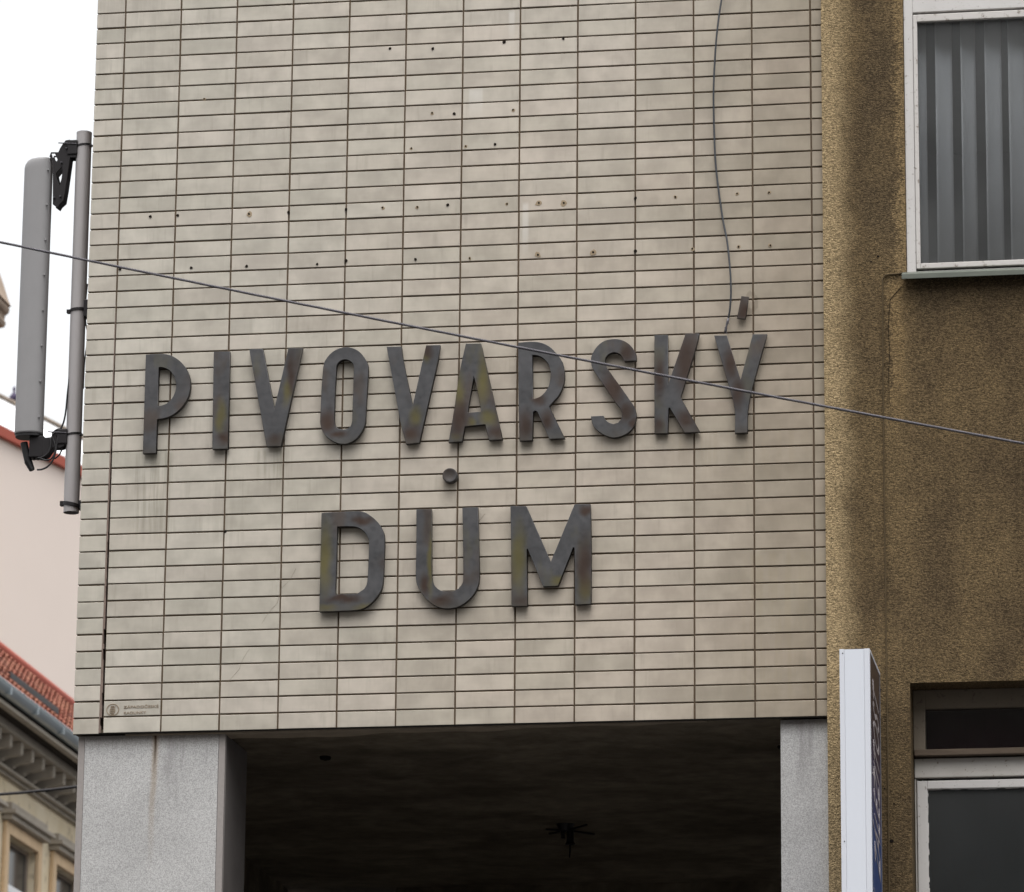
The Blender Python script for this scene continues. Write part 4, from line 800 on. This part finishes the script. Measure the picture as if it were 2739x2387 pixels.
# roof slope
XRg = XC-1.35; zR = zmean((0, 1752), (197, 1879), XRg); xr0, zr0_ = XG-.03, zg_+.01
sl = Vector((XRg-xr0, 0, zR-zr0_)); sn = Vector((sl.z, 0, -sl.x)).normalized()*1; sn = sn if sn.z > 0 else -sn
b = MB(); q0, q1 = Vector((xr0, 0, zr0_)), Vector((XRg, 0, zR))
vs = []
for yy in (yA, yB): vs += [q0+Vector((0, yy, 0))-sn*.06, q1+Vector((0, yy, 0))-sn*.06, q1+Vector((0, yy, 0))-sn*.12, q0+Vector((0, yy, 0))-sn*.12]
b.add(vs, [(0, 1, 2, 3), (4, 5, 6, 7), (0, 4, 5, 1), (1, 5, 6, 2), (2, 6, 7, 3), (3, 7, 4, 0)]); b.build('roof_deck', M['stone_dark'], CH)
mb = MB(); nc = 9; r = random.Random(8); yy = yA; pw = .22; Ls = sl.length
while yy < yB:
    for c in range(nc):
        t0, t1 = c/nc, (c+1.12)/nc; j_ = r.uniform(-.01, .01); seg = 5; vs = []
        for tt, lift in ((t0, .045), (min(1, t1), .0)):
            for a in range(seg+1):
                th = pi*a/seg; vs.append(q0+sl*tt+sn*(lift-.04+.05*sin(th)+j_*.5)+Vector((0, yy+j_+pw*.5-pw*.48*cos(th), 0)))
        mb.add(vs, [(a, a+1, seg+2+a, seg+1+a) for a in range(seg)]+[tuple(range(seg+1))])
    yy += pw
o = mb.build('roof_tile', M['clay'], CH); o['kind'] = 'stuff'
mb = MB(); mb.tube([(XRg, yA, zR+.0), (XRg, yB, zR+.0)], .10, 10); mb.build('ridge', M['redridge'], CH, smooth=True)
a_, b_ = atx(61, 1846, XG-.5), atx(190, 1922, XG-.5); mid = q0+sl*.33
mb = MB(); mb.box(-.03, .03, a_.y, b_.y, -.02, .07); mb.v = [(v[0]+mid.x, v[1], v[2]+mid.z+.03) for v in mb.v]; mb.build('gap_shadow_bar', M['black'], CH)  # dark bar standing for the shadow in a gap of the tiles
box('wall', XC-9, XRg+.02, yA, yB, zc_t+.603, zR-.05, M['cream'], CH)
# ------------------------------------------------------------------ pink building behind it
hd = R(13.6); dv = Vector((sin(hd), cos(hd), 0)); nv = Vector((cos(hd), -sin(hd), 0))   # along the wall, out of the wall
r0_ = ray(0, 1136); r0_ = r0_/math.hypot(r0_.x, r0_.y); PA = CAM+r0_*92
def atp(px, py, off=0):
    d = ray(px, py); P0 = PA+nv*off; return CAM+d*((P0-CAM).dot(nv)/d.dot(nv))
PK = empty('pink_building', (PA.x, PA.y, 0)); tag(PK, 'large plain pale pink building with red cornice stripe, far left behind', 'building')
PK.rotation_euler = (0, 0, 0)
def pb(name, s0, s1, o0, o1, z0_, z1_, mt, bevel=0):
    b = MB(); vs = []
    for z_ in (z0_, z1_):
        for s, o_ in ((s0, o0), (s1, o0), (s1, o1), (s0, o1)):
            p = PA+dv*s+nv*o_; vs.append((p.x, p.y, z_))
    b.add(vs, [(0, 3, 2, 1), (4, 5, 6, 7), (0, 1, 5, 4), (1, 2, 6, 5), (2, 3, 7, 6), (3, 0, 4, 7)]); return b.build(name, M[mt], PK, bevel=bevel)
zw = atp(0, 1173, .0).z; ztr = atp(0, 1136, .12).z
pb('wall', -3, 45, -12, 0, 0, zw, 'pink'); pb('cornice_stripe', -3, 45, -12, .12, zw+.003, ztr, 'redtrim')
# pale roof face above the stripe
zp = atp(0, 1064, -.8).z; b = MB(); vs = []
for s in (-3, 45):
    for o_, z_ in ((.10, ztr+.003), (-.8, zp), (-3, zp), (-3, ztr+.003)): p = PA+dv*s+nv*o_; vs.append((p.x, p.y, z_))
b.add(vs, [(0, 1, 2, 3), (7, 6, 5, 4), (0, 4, 5, 1), (1, 5, 6, 2), (2, 6, 7, 3), (3, 7, 4, 0)]); b.build('attic', M['white'], PK)
b = MB(); b.tube([PA+dv*s+nv*(-.8)+Vector((0, 0, zp+.03-PA.z)) for s in (-3, 45)], .06, 8); b.build('attic_rail', M['stone'], PK)
q = atp(37, 1070, -.9); h_ = atp(37, 1033, -.9).z-q.z; mb = MB()
prof = [(.16, -.05), (.15, .25), (.11, .36), (.06, .50), (.035, .62), (.06, .72), (.05, .86), (.02, 1.0)]
mb.tube([q+Vector((0, 0, h_*t)) for _, t in prof], [p[0]*.62 for p in prof], 12); o = mb.build('roof_finial', M['purple'], smooth=True); tag(o, 'tiny dark bottle-shaped finial on the edge of the pink roof', 'finial')
# ------------------------------------------------------------------ nearer taller house: only its cornice end shows
YN = 38.5
NH = empty('stone_house', (-16, 34, 0)); tag(NH, 'carved sandstone cornice end jutting in at the left edge against the sky', 'house')
P = [(-330, 560), (-60, 650), (0, 733), (10, 762), (20, 795), (26, 812), (30, 820), (24, 824), (26, 832), (22, 840), (14, 846), (12, 856), (16, 866), (12, 876), (4, 878), (-30, 884), (-70, 915), (-75, 1010), (-330, 1010)]
pr = [(v.x, v.z) for v in (aty(a, b_, YN) for a, b_ in P)]
n_ = len(pr); mb = MB(); mb.add([(p[0], yy, p[1]) for yy in (YN-9, YN) for p in pr], [tuple(range(n_)), tuple(n_+a for a in range(n_))]+[(a, (a+1) % n_, n_+(a+1) % n_, n_+a) for a in range(n_)])
mb.build('cornice', M['ivory'], NH, bevel=.0)
pw_ = pr[-2]; box('wall', pw_[0]-8, pw_[0], YN-9, YN-.05, 0, pw_[1]+.05, M['ivory'], NH)
# ------------------------------------------------------------------ row across the street (met only in reflections)
OB = empty('opposite_building', (2, -24, 0)); tag(OB, 'plain drab townhouse across the street, seen only mirrored in the window panes', 'building')
ops = [(-22+k*3.2, -20.6+k*3.2, 4.4+l*3.6, 6.5+l*3.6) for k in range(14) for l in range(4)]
o = wall_open(-24, 24, 0, 18.5, ops, -24, -23.6, 'wall', M['opp'], OB)
box('wall', -23.9, 23.9, -34, -24.3, 0, 18.4, M['opp'], OB); box('roof', -24.4, 24.4, -33, -23.3, 18.52, 18.9, M['stone_dark'], OB)
for a0, a1, c0, c1 in ops[::1]:
    sash(OB, a0, a1, c0, c1, -23.85, -23.8, .08, .08, .08, M['white'], 'window')
